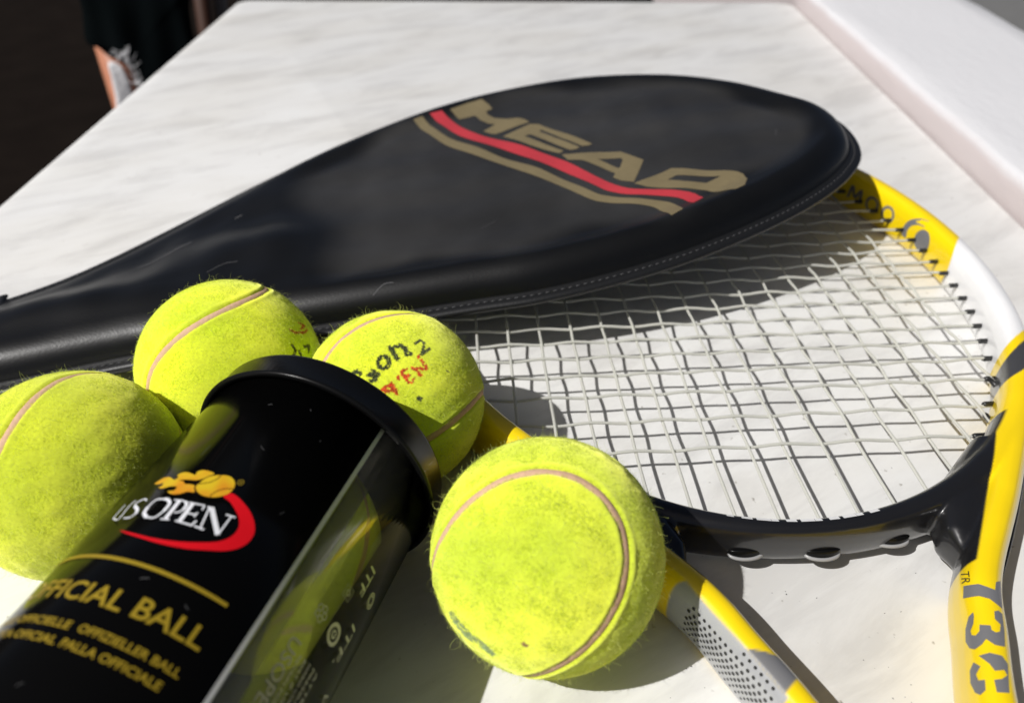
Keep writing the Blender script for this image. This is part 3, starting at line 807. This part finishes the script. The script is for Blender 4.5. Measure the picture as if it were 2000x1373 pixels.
def cover():
    root = empty('racket_cover', tuple(KO[:2]) + (KO[2] - .3,), "black vinyl racket cover with gold and red lettering, lying across the yellow racket", "racket cover")
    # panel: structured grid between near and far edge
    P = inset(KPOLY, .55)
    umin, umax = P[:, 0].min() + .001, P[:, 0].max() - .001
    nu, nw = 250, 120
    s = np.linspace(0, 1, nu); us = umin + (umax - umin) * (1 - np.cos(np.pi * s)) / 2
    us = .5 * us + .5 * (umin + (umax - umin) * s)
    us[0], us[-1] = umin, umax
    def cross(u):
        vs = []
        for i in range(len(P)):
            a, b = P[i], P[(i + 1) % len(P)]
            if (a[0] - u) * (b[0] - u) <= 0 and a[0] != b[0]:
                vs.append(a[1] + (b[1] - a[1]) * (u - a[0]) / (b[0] - a[0]))
        return min(vs), max(vs)
    G = []
    for u in us:
        lo, hi = cross(u)
        w = np.linspace(0, 1, nw); w = .6 * w + .4 * (1 - np.cos(np.pi * w)) / 2
        for q in w: G.append((u, lo + (hi - lo) * q))
    G = np.array(G)
    # reflected sky painted as lighter colour on the flat, dished part of the panel
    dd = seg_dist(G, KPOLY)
    sheen_mask = sstep(dd + .5 * np.sin(G[:, 0] * .8 + 1) + .4 * np.sin(G[:, 1] * .9), 1.9, 3.5) * sstep(G[:, 0] + .6 * np.sin(G[:, 1] * .7), -15.0, -12.8)
    sheen_mask = sheen_mask * (.78 + .22 * np.sin(.5 * G[:, 0] + .3 * G[:, 1]) * np.sin(.45 * G[:, 1] + 1.3))
    pc = np.array([.0042, .0044, .0047]) + sheen_mask[:, None] * np.array([.029, .028, .0265])
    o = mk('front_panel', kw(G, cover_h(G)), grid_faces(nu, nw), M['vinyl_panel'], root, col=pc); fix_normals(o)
    o = mk('back_panel', kw(G[::1], np.full(len(G), -.16) - .05 * np.clip(seg_dist(G, KPOLY), 0, 2)), [f[::-1] for f in grid_faces(nu, nw)], M['vinyl'], root)
    # binding: double-lipped flange round the edge
    prof = [(.75, .10), (.62, .16), (.50, .13), (.42, .08), (.30, .09), (.14, .07), (.03, .0), (.0, -.08), (.04, -.2), (.2, -.27), (.45, -.25), (.75, -.2)]
    rings = np.stack([kw(inset(KPOLY, d_), np.full(len(KPOLY), h_)) for d_, h_ in prof], 1).reshape(-1, 3)
    o = mk('edge_binding', rings, grid_faces(len(KPOLY), len(prof), closed_u=True), M['vinyl_edge'], root); fix_normals(o)
    # stitches along the binding, too fine to pick apart
    C2 = inset(KPOLY, .36); L = np.cumsum(np.r_[0, np.linalg.norm(np.diff(np.vstack([C2, C2[:1]]), axis=0), axis=1)])
    C3 = np.vstack([C2, C2[:1]]); V, F = [], []
    t = 0.0
    while t < L[-1] - .3:
        a = np.array([np.interp(t, L, C3[:, 0]), np.interp(t, L, C3[:, 1])]); b = np.array([np.interp(t + .2, L, C3[:, 0]), np.interp(t + .2, L, C3[:, 1])])
        m_ = (a + b) / 2
        pv, pf = tube([kw([a], [.085])[0], kw([m_], [.105])[0], kw([b], [.085])[0]], .022, 5)
        F += [tuple(i + len(V) for i in f) for f in pf]; V += list(pv)
        t += .34
    mk('stitching', V, F, M['thread'], root, kind='stuff')
    # strap band closing the narrow end
    lo, hi = cross(-29.3)
    pv = []
    for k in range(25):
        v_ = lo - .75 + (hi - lo + 1.5) * k / 24
        h_ = float(cover_h(np.array([[-29.3, np.clip(v_, lo + .05, hi - .05)]]))[0])
        pv.append((v_, max(h_, .12) + .06))
    V = []
    for du in (-.2, -.16, .16, .2):
        for v_, h_ in pv: V.append(kw([(-29.5 + du + .12 * (v_), v_)], [h_ - (.1 if abs(du) > .18 else 0)])[0])
    o = mk('strap', V, grid_faces(4, 25), M['vinyl_edge'], root); fix_normals(o)
    # printed logo
    panel = [x for x in root.children if x.name.startswith('front_panel')][0]
    def decal(name, V, F, mat, lift=.014):
        mk(name, kw(V, cover_h(V) + lift), F, mat, panel)
    for k in 'HEAD':
        V, F = flat_poly(LOGO[k], .18); decal('letter_' + k.lower(), V, F, M['gold_print'])
    for k, nm, mt in (('red', 'red_stripe', 'red_print'), ('gold', 'gold_stripe', 'gold_print')):
        a = open_cr(LOGO[k][0], 4); b = open_cr(LOGO[k][1], 4)
        m_ = 70
        def res(A):
            L_ = np.r_[0, np.cumsum(np.linalg.norm(np.diff(A, axis=0), axis=1))]; tt = np.linspace(0, L_[-1], m_)
            return np.stack([np.interp(tt, L_, A[:, 0]), np.interp(tt, L_, A[:, 1])], 1)
        a, b = res(a), res(b)
        rows = [a + (b - a) * q for q in np.linspace(0, 1, 5)]
        V = np.stack(rows, 1).reshape(-1, 2)
        decal(nm, V, grid_faces(m_, 5), M[mt])
    # scuff: pale scratch on the neck
    for pts, w in (([(-22.9, -.2), (-21.8, -.1), (-21.0, .35), (-20.2, .9)], .07), ([(-22.3, .0), (-21.4, .35), (-20.6, .9)], .04), ([(-17.9, 2.4), (-17.5, 2.5)], .05), ([(-13.2, -9.2), (-12.6, -9.0), (-12.2, -9.1)], .02), ([(-7.2, -6.4), (-6.3, -6.1)], .012), ([(6.4, 3.2), (6.9, 3.5), (7.2, 3.3)], .015), ([(-19.6, -4.1), (-18.8, -3.7), (-18.2, -3.8)], .02), ([(9.6, -6.2), (10.1, -5.6)], .012), ([(-3.0, 8.4), (-2.85, 8.5)], .05)):
        V, F = stroke2d(pts, w, 6); decal('scuff', V, F, M['thread'], .01)
cover()

M['loop'] = simple('grey_string_loop', (.30, .30, .30), .3)
# ------------------------------------------------------------------ yellow racket
UX = np.array([math.cos(math.radians(5)), math.sin(math.radians(5))]); UY = np.array([-UX[1], UX[0]])
def rw(u, v, z):
    p = UX * (10.8 + u) + UY * v
    return np.array([p[0], p[1], z])
def rloc(P):
    P = np.asarray(P)
    return np.stack([P[:, :2] @ UX - 10.8, P[:, :2] @ UY, P[:, 2]], 1)
CV, RA, RB = 32.3, 13.0, 16.5           # centre and inner half-axes of the head
ZC, HZ, HW = 1.2, 1.18, .64
SHAFT = [(11.95, 23.9), (10.6, 21.55), (9.15, 19.45), (6.9, 16.4), (4.45, 13.3), (3.45, 11.3), (2.7, 9.7), (2.0, 7.8), (1.4, 5.5), (1.0, 3.0), (.95, 1.0)]

def sweep(path, hw, hz, closed, nseg=20, ex=2.7):
    """superellipse section swept along a flat path (u,v)"""
    P = np.asarray(path, float); m = len(P)
    T = (np.roll(P, -1, 0) - np.roll(P, 1, 0)) if closed else np.gradient(P, axis=0)
    T /= np.linalg.norm(T, axis=1)[:, None]; Nn = np.stack([T[:, 1], -T[:, 0]], 1)
    hw = np.broadcast_to(hw, (m,)); hz = np.broadcast_to(hz, (m,))
    V = []
    for i in range(m):
        for k in range(nseg):
            t = 2 * math.pi * k / nseg; c, s = math.cos(t), math.sin(t)
            x = math.copysign(abs(c) ** (2 / ex), c); z = math.copysign(abs(s) ** (2 / ex), s)
            q = P[i] + Nn[i] * hw[i] * x
            V.append(rw(q[0], q[1], ZC + hz[i] * z))
    F = grid_faces(m, nseg, closed_u=closed, closed_v=True)
    if not closed:
        F.append(tuple(range(nseg))); F.append(tuple((m - 1) * nseg + k for k in range(nseg))[::-1])
    return V, F

def shaft_u(v):
    a = np.array(SHAFT)[::-1]
    return np.interp(v, a[:, 1], a[:, 0])

YEL, WHT, BLK, SIL, GRY = (.86, .62, .004), (.80, .80, .80), (.010, .010, .011), (.35, .355, .365), (.16, .16, .165)
def racket():
    root = empty('tennis_racket', tuple(rw(0, CV, 0)), "yellow, white and black tennis racket with white strings lying under the black cover", "tennis racket")
    # raw tubes, then one skin over them so that throat and bridge flow together
    AV, AF = [], []
    def add(vf):
        V, F = vf
        AF.extend([tuple(i + len(AV) for i in f) for f in F]); AV.extend(V)
    th = np.linspace(0, 2 * math.pi, 260, endpoint=False)
    low = np.clip(-np.sin(th) - .86, 0, 1) / .14
    hw = HW - .25 * np.clip(low, 0, 1); hz = HZ - .38 * np.clip(low, 0, 1)
    add(sweep(np.stack([(RA + HW) * np.cos(th), CV + (RB + hw) * np.sin(th)], 1), hw, hz, True))
    for sgn in (1, -1):
        p = open_cr([(sgn * a, b) for a, b in SHAFT], 8)
        add(sweep(p, np.linspace(.60, .58, len(p)), np.linspace(HZ - .02, HZ, len(p)), False, ex=2.5))
        # web between bridge and shaft
        add(sweep([(sgn * 7.7, 18.7), (sgn * 6.0, 16.8), (sgn * 5.1, 15.6), (sgn * 4.65, 14.9), (sgn * 4.5, 14.2)], [.5, .8, .75, .5, .15], [.95, .95, .9, .8, .5], False))
    raw = mk('frame_raw', AV, AF, None, None); fix_normals(raw)
    md = raw.modifiers.new('skin', 'REMESH'); md.mode = 'VOXEL'; md.voxel_size = .0007
    ms = raw.modifiers.new('soft', 'SMOOTH'); ms.iterations = 7; ms.factor = .5
    dg = bpy.context.evaluated_depsgraph_get()
    me = bpy.data.meshes.new_from_object(raw.evaluated_get(dg))
    V = np.empty(len(me.vertices) * 3, dtype=np.float32); me.vertices.foreach_get("co", V); V = V.reshape(-1, 3).astype(float) / S
    lens = np.empty(len(me.polygons), dtype=np.int32); me.polygons.foreach_get("loop_total", lens)
    lv = np.empty(len(me.loops), dtype=np.int32); me.loops.foreach_get("vertex_index", lv)
    if (lens == 4).all(): F = lv.reshape(-1, 4)
    else: F = [tuple(p.vertices) for p in me.polygons]
    old = raw.data
    bpy.data.objects.remove(raw); bpy.data.meshes.remove(old); bpy.data.meshes.remove(me)
    L = rloc(V); au = np.abs(L[:, 0]); v = L[:, 1]; z = L[:, 2]
    rho = np.hypot(L[:, 0] / RA, (v - CV) / RB)            # 1 at the inner wall
    out_ = np.clip((rho - 1) * 14.0 / (2 * HW), 0, 1.2)    # 0 inner .. 1 outer
    col = np.tile(np.array(YEL), (len(V), 1))
    edge = lambda a, w=.035: np.clip(.5 + a / (2 * w), 0, 1)[:, None]
    def paint(mask, c):
        nonlocal col
        col = col * (1 - mask) + np.array(c) * mask
    bow = .5 * (np.clip((z - ZC) / HZ, -1, 1) ** 2)
    paint(edge(31.0 + 1.5 * out_ + .4 * bow - v) * edge(v - (23.6 + 1.3 * out_)), WHT)
    paint(edge(22.9 + 1.5 * out_ - v) * edge(v - (21.7 + 1.3 * out_ ** 2)), (.05, .05, .052))
    su = shaft_u(v)
    # black inner throat and bridge, cut off along the inside of each shaft
    bl = edge(19.9 - v - .2 * out_) * edge((su - .5 - .07 * np.clip(v - 15, -9, 9)) - au) * edge(v - 13.5)
    low_in = edge(19.9 - v) * edge(.22 - out_) * edge(v - 14)
    paint(np.maximum(bl, low_in * edge(v - 15.5)), BLK)
    paint(edge(8.7 - au) * edge(rho - .98) * edge(1.11 - rho) * edge(CV - v) * edge(su - .5 - .07 * np.clip(v - 15, -9, 9) - au), BLK)
    # silver panel on the outer flank of the left shaft, grey blocks past it
    off = (au - su)
    left = (L[:, 0] < 0).astype(float)[:, None]
    paint(left * edge(off - .30 - .35 * np.clip(10.2 - v, 0, 1) * 0) * edge(13.35 - .9 * (off - .5) ** 2 - v) * edge(v - 9.8 + .5 * off), SIL)
    paint(left * edge(off + .55 - .25 * np.clip(v - 10.2, -1, 2)) * edge(.32 - off) * edge(10.95 - v + .4 * off) * edge(v - 9.95 + .6 * off), GRY)
    fr = mk('frame', V, F, M['frame'], root, col=col)
    # surface lookup for prints and grommets
    me = fr.data
    base = np.array(root.location)
    bvh = BVHTree.FromPolygons([tuple(x) for x in V], [tuple(int(i) for i in f) for f in F])
    def drape(Vuv, lift=.012):
        o = []
        for a, b in Vuv:
            p = rw(a, b, 6)
            h = bvh.ray_cast(Vector(p), Vector((0, 0, -1)))
            if h[0] is None:
                q = bvh.find_nearest(Vector(rw(a, b, 2.0))); o.append(np.array(q[0]) + lift * np.array(q[1])); continue
            nn = np.array(h[1]); nn = nn if nn[2] > 0 else -nn
            o.append(np.array(h[0]) + lift * nn)
        return o
    slant = Vector((.49, .45, -.80)).normalized()                 # the numerals wrap over the shaft's upper inner shoulder
    def wrap(Vuv, lift=.012):
        o = []
        for a, b in Vuv:
            p = Vector(rw(a, b, 2.2))
            h = bvh.ray_cast(p - slant * 6, slant)
            if h[0] is None: h = bvh.find_nearest(p)
            nn = np.array(h[1]); nn = -nn if nn @ np.array(slant) > 0 else nn
            o.append(np.array(h[0]) + lift * nn)
        return o
    for k, L_ in PRINT730.items():
        Vv, Ff = flat_poly([L_], .10)
        mk('numeral_' + k, wrap(Vv), Ff, M['grey_print'], fr)
    Vt, Ft = text2d("TR", .2); Vt = Vt - Vt.min(0); Vt = Vt / Vt.max(0)
    a0, a1, a3 = np.array((3.58, 13.22)), np.array((3.38, 12.78)), np.array((3.81, 13.16))
    Vt = np.array([a0 + (a1 - a0) * x + (a3 - a0) * (y) for x, y in Vt])
    mk('lettering', wrap(Vt), Ft, M['black_print'], fr)
    # dot print on the silver panel
    DV, DF = [], []
    for i in range(15):
        s_ = 12.95 - i * .2
        for j in range(9):
            psi = math.radians(114 + 13.0 * j)
            if j == 0 and i < 9: continue
            if i < 2 and j < 1: continue
            ss = s_ - .2 * .5 * (j % 2)
            cu = float(shaft_u(ss)); tdir = np.array([-(shaft_u(ss + .2) - shaft_u(ss - .2)), .4]); tdir /= np.linalg.norm(tdir)
            nd = np.array([-tdir[1], tdir[0]])
            cc = np.array([-cu, ss])
            o_ = cc + nd * (-3.0 * math.cos(psi)) * 1.0
            org = rw(o_[0], o_[1], ZC + 3.4 * math.sin(psi)); tgt = rw(cc[0], cc[1], ZC)
            h = bvh.ray_cast(Vector(org), Vector(tgt - org).normalized())
            if h[0] is None: continue
            nn = np.array(h[1]); dvec = tgt - org
            if nn @ dvec > 0: nn = -nn
            ctr = np.array(h[0]) + nn * .012
            tx = np.cross(nn, [0, 0, 1.0]); tx /= np.linalg.norm(tx); ty = np.cross(nn, tx)
            rr = .046 + .018 * math.sin(math.pi * min(1, (j + 1) / 8))
            st = len(DV); DV.append(ctr)
            for k in range(8): DV.append(ctr + rr * (math.cos(k * math.pi / 4) * tx + math.sin(k * math.pi / 4) * ty))
            DF += [(st, st + 1 + k, st + 1 + (k + 1) % 8) for k in range(8)]
    mk('dot_print', DV, DF, M['black_print'], fr, kind='stuff')
    # grey lettering on the inside of the rim (angle on the head ellipse, height)
    def rim_point(a, zz, lift=.012):
        a = math.radians(a)
        org = rw((RA - 3) * math.cos(a), CV + (RB - 3) * math.sin(a), zz); tg = rw((RA + 3) * math.cos(a), CV + (RB + 3) * math.sin(a), zz)
        d_ = tg - org
        h = bvh.ray_cast(Vector(org), Vector(d_).normalized())
        if h[0] is None: return tg
        nn = np.array(h[1]); nn = -nn if nn @ d_ > 0 else nn
        return np.array(h[0]) + nn * lift
    K_ = .235                                                    # cm of rim per degree there
    def rim_stroke(pts, w, name):
        Vv, Ff = stroke2d([(a * K_, zz) for a, zz in pts], w, 5)
        # extra rows so that the stroke hugs the curved wall
        mk(name, [rim_point(x / K_, y) for x, y in Vv], Ff, M['grey_print'], fr)
    rim_stroke([(15.4 + 1.5 * math.cos(t), 1.35 + .4 * math.sin(t)) for t in np.linspace(0, 2 * math.pi, 16)], .07, 'rim_letter')
    rim_stroke([(20.0 + 1.5 * math.cos(t), 1.3 + .4 * math.sin(t)) for t in np.linspace(0, 2 * math.pi, 16)], .07, 'rim_letter')
    rim_stroke([(26.5, .95), (26.0, 1.7), (24.8, 1.15), (23.6, 1.7), (23.2, .95)], .08, 'rim_letter')
    rim_stroke([(9.6, .85), (9.9, 1.3), (9.2, 1.75), (7.6, 2.05), (6.0, 2.15)], .15, 'rim_letter')
    Vv, Ff = flat_poly([[tuple(p) for p in closed_cr([(a * K_, zz) for a, zz in ((6.0, 1.85), (4.4, 1.95), (3.1, 1.75), (2.6, 1.25), (3.5, .85), (6.0, .85), (6.9, 1.35))], 4)]], .15)
    mk('rim_letter', [rim_point(x / K_, y) for x, y in Vv], Ff, M['grey_print'], fr)

    # strings: each main and cross a piece of its own, woven
    mains = [(-10.5 + 1.4 * i) for i in range(16)]
    crosses = [19.7, 21.4, 22.9, 24.2, 25.4, 26.5, 27.6, 28.7, 29.8, 30.9, 32.0, 33.1, 34.2, 35.3, 36.4, 37.5, 38.7, 40.0, 41.4, 42.9, 44.5, 46.3]
    rng = np.random.default_rng(3)
    amp, sr = .06, .063
    cj = [0.02 * rng.normal() for _ in crosses]; mj = [0.02 * rng.normal() for _ in mains]
    for i, u in enumerate(mains):
        hv = (RB + .4) * math.sqrt(max(0, 1 - (u / (RA + .4)) ** 2))
        pts = [(CV - hv, 0)] + [(c, (1 if (i + j) % 2 else -1)) for j, c in enumerate(crosses) if abs(c - CV) < hv - .4] + [(CV + hv, 0)]
        pth = []
        for (v0, s0), (v1, s1) in zip(pts[:-1], pts[1:]):
            for t in (0, .33, .67):
                k = t * t * (3 - 2 * t)
                wob = .004 * math.sin(v0 * 1.3 + t + i * 2.1)
                pth.append(rw(u + mj[i] + wob * (1 if abs(s0) else 0), v0 + (v1 - v0) * t, ZC - .05 + amp * (s0 + (s1 - s0) * k)))
        pth.append(rw(u + mj[i], pts[-1][0], ZC - .05))
        Vv, Ff = tube(pth, sr, 6); mk('main_string', Vv, Ff, M['string'], root)
    for j, vv in enumerate(crosses):
        hu = (RA + .4) * math.sqrt(max(0, 1 - ((vv - CV) / (RB + .4)) ** 2))
        pts = [(-hu, 0)] + [(u, (-1 if (i + j) % 2 else 1)) for i, u in enumerate(mains) if abs(u) < hu - .4] + [(hu, 0)]
        pth = []
        for k_, ((u0, s0), (u1, s1)) in enumerate(zip(pts[:-1], pts[1:])):
            for t in (0, .33, .67):
                k = t * t * (3 - 2 * t)
                kink = (.022 * (s0 + (s1 - s0) * k) if 6 < j < 15 else .004 * (s0 + (s1 - s0) * k))
                pth.append(rw(u0 + (u1 - u0) * t, vv + cj[j] * (1 if 0 < k_ < len(pts) - 1 else .5) + kink, ZC - .05 + amp * (s0 + (s1 - s0) * k)))
        pth.append(rw(hu, vv, ZC - .05))
        Vv, Ff = tube(pth, sr, 6); mk('cross_string', Vv, Ff, M['string'], root)
    # grommets: short black sleeves where strings enter the rim
    def sleeve(p, d, ln=.42, r=.115):
        d = d / np.linalg.norm(d)
        pts = [p + d * x for x in (-.25, ln * .8, ln, ln + .001)]
        Vv, Ff = tube(pts, [r, r, r * .75, r * .5], 8); mk('grommet', Vv, Ff, M['grommet'], root)
    for vv in crosses:
        hu = RA * math.sqrt(max(0, 1 - ((vv - CV) / RB) ** 2))
        for sg in (1, -1): sleeve(rw(sg * hu, vv, ZC - .05), np.append(-sg * UX, 0))
    for u in mains:
        hv = RB * math.sqrt(max(0, 1 - (u / RA) ** 2))
        sleeve(rw(u, CV + hv, ZC - .05), np.append(-UY, 0), .3)
        if abs(u) > 8: sleeve(rw(u, CV - hv, ZC - .05), np.append(UY, 0), .35)
    # string loops passing round the outside of the bridge
    for uc in (-5.1, -2.1, .4, 2.9, 5.0):
        vb = CV - (RB + .86) * math.sqrt(1 - (uc / (RA + 1.15)) ** 2)
        Vv = []
        for a in np.linspace(0, math.pi, 15):
            for b in np.linspace(0, 2 * math.pi, 12, endpoint=False):
                rr = .10 + .10 * math.sin(a)
                Vv.append(rw(uc + .60 * math.cos(a) + 0 * rr, vb + .17 - (.15 * math.sin(a) + .09 * math.sin(a) * math.cos(b)), ZC - .30 + (.08 + .14 * math.sin(a)) * math.sin(b)))
        o = mk('bumper_hump', Vv, grid_faces(15, 12, closed_v=True), M['lid'], root); fix_normals(o)
        pth = [rw(uc + .56 * math.cos(a), vb + .14 - .26 * math.sin(a), ZC - .38) for a in np.linspace(0, math.pi, 15)]
        Vv, Ff = tube(pth, .062, 7); mk('string_loop', Vv, Ff, M['loop'], root)
    # black bumper strip along the outside of the right shoulder
    sp = open_cr([(9.0, 19.0), (7.6, 17.2), (6.2, 15.4), (5.05, 13.9)], 10)
    Vv, Ff = tube([rw(a + .42, b - .3, ZC + .05 - .25 * abs(k / (len(sp) - 1) - .5)) for k, (a, b) in enumerate(sp)], [.15 * math.sin(math.pi * (.06 + .88 * k / (len(sp) - 1))) ** .5 for k in range(len(sp))], 10)
    mk('bumper_strip', Vv, Ff, M['lid'], root)
    # silver edge lettering on the inner top of the bridge: small dashes of print
    for k in range(11):
        a = math.radians(-102 + 2.05 * k)
        b_ = a + math.radians(1.0 + .5 * (k % 3))
        r0 = 1.012
        Vv = [(RA * r0 * math.cos(x), CV + RB * r0 * math.sin(x)) for x in (a, b_)] + [(RA * (r0 + .008) * math.cos(x), CV + RB * (r0 + .008) * math.sin(x)) for x in (b_, a)]
        mk('bridge_print', drape(Vv), [(0, 1, 2, 3)], M['can_silver'], fr)
    # handle, outside the picture but part of the racket
    Vv = []
    for t in np.linspace(0, 1, 30):
        v_ = 1.4 - t * 19.5; r_ = 1.35 + (.25 if t > .96 else 0)
        for k in range(8):
            a = math.pi / 8 + k * math.pi / 4
            Vv.append(rw(r_ * 1.1 * math.cos(a), v_, 1.4 + r_ * .98 * math.sin(a)))
    Ff = grid_faces(30, 8, closed_v=True); Ff += [tuple(range(8)), tuple(29 * 8 + k for k in range(8))[::-1]]
    o = mk('grip', Vv, Ff, M['grip'], root, smooth=False); fix_normals(o)
PRINT730 = {'seven': [[3.38, 12.69], [3.83, 12.67], [4.18, 12.44], [4.36, 12.7], [4.52, 12.74], [4.04, 11.83], [3.86, 12.16], [3.61, 12.28], [3.15, 12.29]],
            'three': [[3.18, 11.8], [2.98, 11.68], [2.68, 11.31], [2.48, 10.94], [2.48, 10.73], [2.6, 10.68], [2.88, 10.81], [3.06, 10.95], [3.2, 10.76], [3.44, 10.69], [3.71, 11.18], [3.94, 11.67], [3.9, 11.78], [3.76, 11.76], [3.64, 11.52], [3.7, 11.35], [3.56, 11.14], [3.44, 11.12], [3.36, 11.2], [3.41, 11.34], [3.13, 11.39], [3.02, 11.2], [2.85, 11.08], [2.75, 11.11], [2.79, 11.24], [2.99, 11.45], [3.13, 11.67]],
            'zero_left': [[2.13, 10.09], [2.36, 10.32], [2.48, 10.19], [2.24, 9.98], [2.21, 9.81], [2.39, 9.82], [2.25, 9.54], [2.04, 9.42], [1.94, 9.49], [1.96, 9.75]],
            'zero_right': [[2.6, 10.49], [2.93, 10.55], [3.21, 10.44], [3.23, 10.21], [2.81, 9.43], [2.5, 9.47], [2.62, 9.8], [2.84, 9.81], [3.03, 9.9], [3.03, 10.05], [2.78, 10.04], [2.75, 10.24]]}
racket()

# ------------------------------------------------------------------ behind the table, lower left: wooden chair with dark cloth over it
def lumpy_sheet(name, outline, depth_fn, mat, label, cat, seed, thick=1.2, amp=1.5):
    """closed, lumpy draped cloth: outline in (x,z) at given y, real thickness"""
    rng = np.random.default_rng(seed)
    P = closed_cr(outline, 8); c = P.mean(0)
    nr = 16; V = []
    ph = rng.uniform(0, 6.28, 6)
    for side in (1, -1):
        for i in range(nr + 1):
            f = i / nr
            for p in P:
                q = c + (p - c) * f
                fold = amp * (math.sin(q[0] * .55 + ph[0] + .2 * q[1]) * .6 + math.sin(q[0] * 1.3 + ph[1] - .15 * q[1]) * .3)
                y = depth_fn(q[0], q[1]) + fold * (1 - f ** 4 * .5) - side * thick * math.sqrt(max(0, 1 - f ** 2)) * .9
                V.append((q[0], y, q[1]))
    m = len(P); F = []
    for s_ in range(2):
        F += [tuple(x + s_ * m * (nr + 1) for x in f) for f in grid_faces(nr + 1, m, closed_v=True)]
    root = empty(name, (c[0], depth_fn(*c), min(P[:, 1])), label, cat)
    o = mk('fabric', V, F, mat, root); fix_normals(o)
    return root

def at(px, py, Y):
    """point where the sight line through a photo pixel meets the upright plane at depth Y"""
    f = 1502.; u_ = Vector((math.cos(YAW), math.sin(YAW), 0)); up = u_.cross(fw)
    d = fw + u_ * ((px - 1000) / f) - up * ((py - 686.5) / f)
    t = Y / d.y
    return np.array([d.x * t, Y, 21.5 + d.z * t])
def chair():
    Y = 118.0
    a, b = at(188, 75, Y), at(236, 230, Y)
    root = empty('wooden_chair', (-78, 125, -73.9), "reddish wooden chair behind the table's left side, mostly under black cloth", "chair")
    def post(p, q, w, name='post', mat='chair_wood'):
        p, q = np.array(p), np.array(q); d = (q - p) / np.linalg.norm(q - p)
        sx = np.cross(d, [0, 1., 0]); sx /= np.linalg.norm(sx); sy = np.cross(d, sx)
        V = []
        for r_, e in ((p, 1), (q, 1)):
            for x, y in ((-1, -1), (1, -1), (1, 1), (-1, 1)): V.append(r_ + sx * x * w / 2 + sy * y * w * .4)
        o = mk(name, V, [(0, 1, 2, 3)[::-1], (4, 5, 6, 7), (0, 1, 5, 4), (1, 2, 6, 5), (2, 3, 7, 6), (3, 0, 4, 7)], M[mat], root, smooth=False); fix_normals(o)
    lo = at(262, 330, Y); lo2 = lo + (lo - a) / np.linalg.norm(lo - a) * 10
    dirn = (b - a) / np.linalg.norm(b - a)
    end = a + dirn * ((-73.9 - a[2]) / dirn[2])
    start = a - dirn * 1
    post(start + [1.8, 0, 0], end + [1.8, 0, 0], 3.5)
    c1, c2 = at(388, -40, Y + 10), at(402, 60, Y + 10)
    d2 = (c2 - c1) / np.linalg.norm(c2 - c1)
    e2 = c1 + d2 * ((-73.9 - c1[2]) / d2[2])
    post(c1 - d2 * 10, e2, 1.9, 'post', 'shaded_wood')
    post(c1 + [2.6, 1, 0] - d2 * 10, e2 + [2.6, 1, 0], 1.6, 'rail', 'grey_metal')
    return root
chair()
Yc = 112.0
ol = [at(150, -60, Yc), at(160, 20, Yc), at(168, 85, Yc), at(188, 92, Yc), at(212, 112, Yc), at(238, 122, Yc), at(262, 135, Yc), at(275, 172, Yc), at(300, 250, Yc), at(420, 250, Yc), at(378, 60, Yc), at(372, 0, Yc), at(380, -60, Yc)]
lumpy_sheet('black_cloth', [(p[0], p[2]) for p in ol], lambda x, z: Yc, M['dark_cloth'], "black cloth draped over the wooden chair, top left", "cloth", 3, 1.5, .8)
ol = [at(226, 112, Yc), at(243, 116, Yc), at(258, 134, Yc), at(270, 170, Yc), at(285, 240, Yc), at(250, 240, Yc), at(240, 180, Yc), at(231, 140, Yc)]
lumpy_sheet('white_towel', [(p[0], p[2]) for p in ol], lambda x, z: Yc - 2.4, M['white_cloth'], "small frayed white cloth hanging beside the chair's wooden post", "towel", 5, .8, .5)

def fringe():
    root = [o for o in COL.objects if o.name.startswith('white_towel')][0]
    rng = np.random.default_rng(6); V, F = [], []
    pa = [at(*q, Yc - 3.2) for q in ((231, 112), (243, 114), (257, 130), (266, 152), (272, 178))]
    for k in range(40):
        t = rng.uniform(0, 3.99); i = int(t); p = pa[i] + (pa[i + 1] - pa[i]) * (t - i)
        d = np.array([.5 + .5 * rng.normal(), -.3 + .3 * rng.normal(), .7 + .5 * rng.normal()]); d /= np.linalg.norm(d)
        L_ = rng.uniform(.6, 2.2); bend = rng.normal(size=3) * .4
        pv, pf = tube([p - d * .6, p + d * L_ * .5, p + d * L_ + bend * L_ * .5], [.07, .06, .03], 4)
        F += [tuple(x + len(V) for x in f) for f in pf]; V += list(pv)
    mk('fringe', V, F, M['white_cloth'], root, kind='stuff')
fringe()

# ------------------------------------------------------------------ crumbs and lint on the table
def crumbs():
    rng = np.random.default_rng(8); V, F = [], []
    n = 110
    for k in range(n):
        x, y = rng.uniform(1, 27), rng.uniform(8.5, 40)
        if k < 45: x, y = rng.uniform(2, 15), rng.uniform(8.5, 16)
        r = rng.uniform(.008, .028); st = len(V)
        for _ in range(6):
            d = rng.normal(size=3); d /= np.linalg.norm(d); V.append((x + d[0] * r * 1.5, y + d[1] * r, r * .5 + d[2] * r * .5))
        F += [(st, st + 1, st + 2), (st + 2, st + 1, st + 3), (st + 3, st + 4, st), (st + 4, st + 5, st + 1), (st + 5, st + 2, st + 3), (st, st + 2, st + 5)]
    o = mk('crumbs', V, F, M['grip'], None, smooth=False)
    tag(o, "dark crumbs and specks of dirt scattered on the white table", "crumbs", kind="stuff")
crumbs()
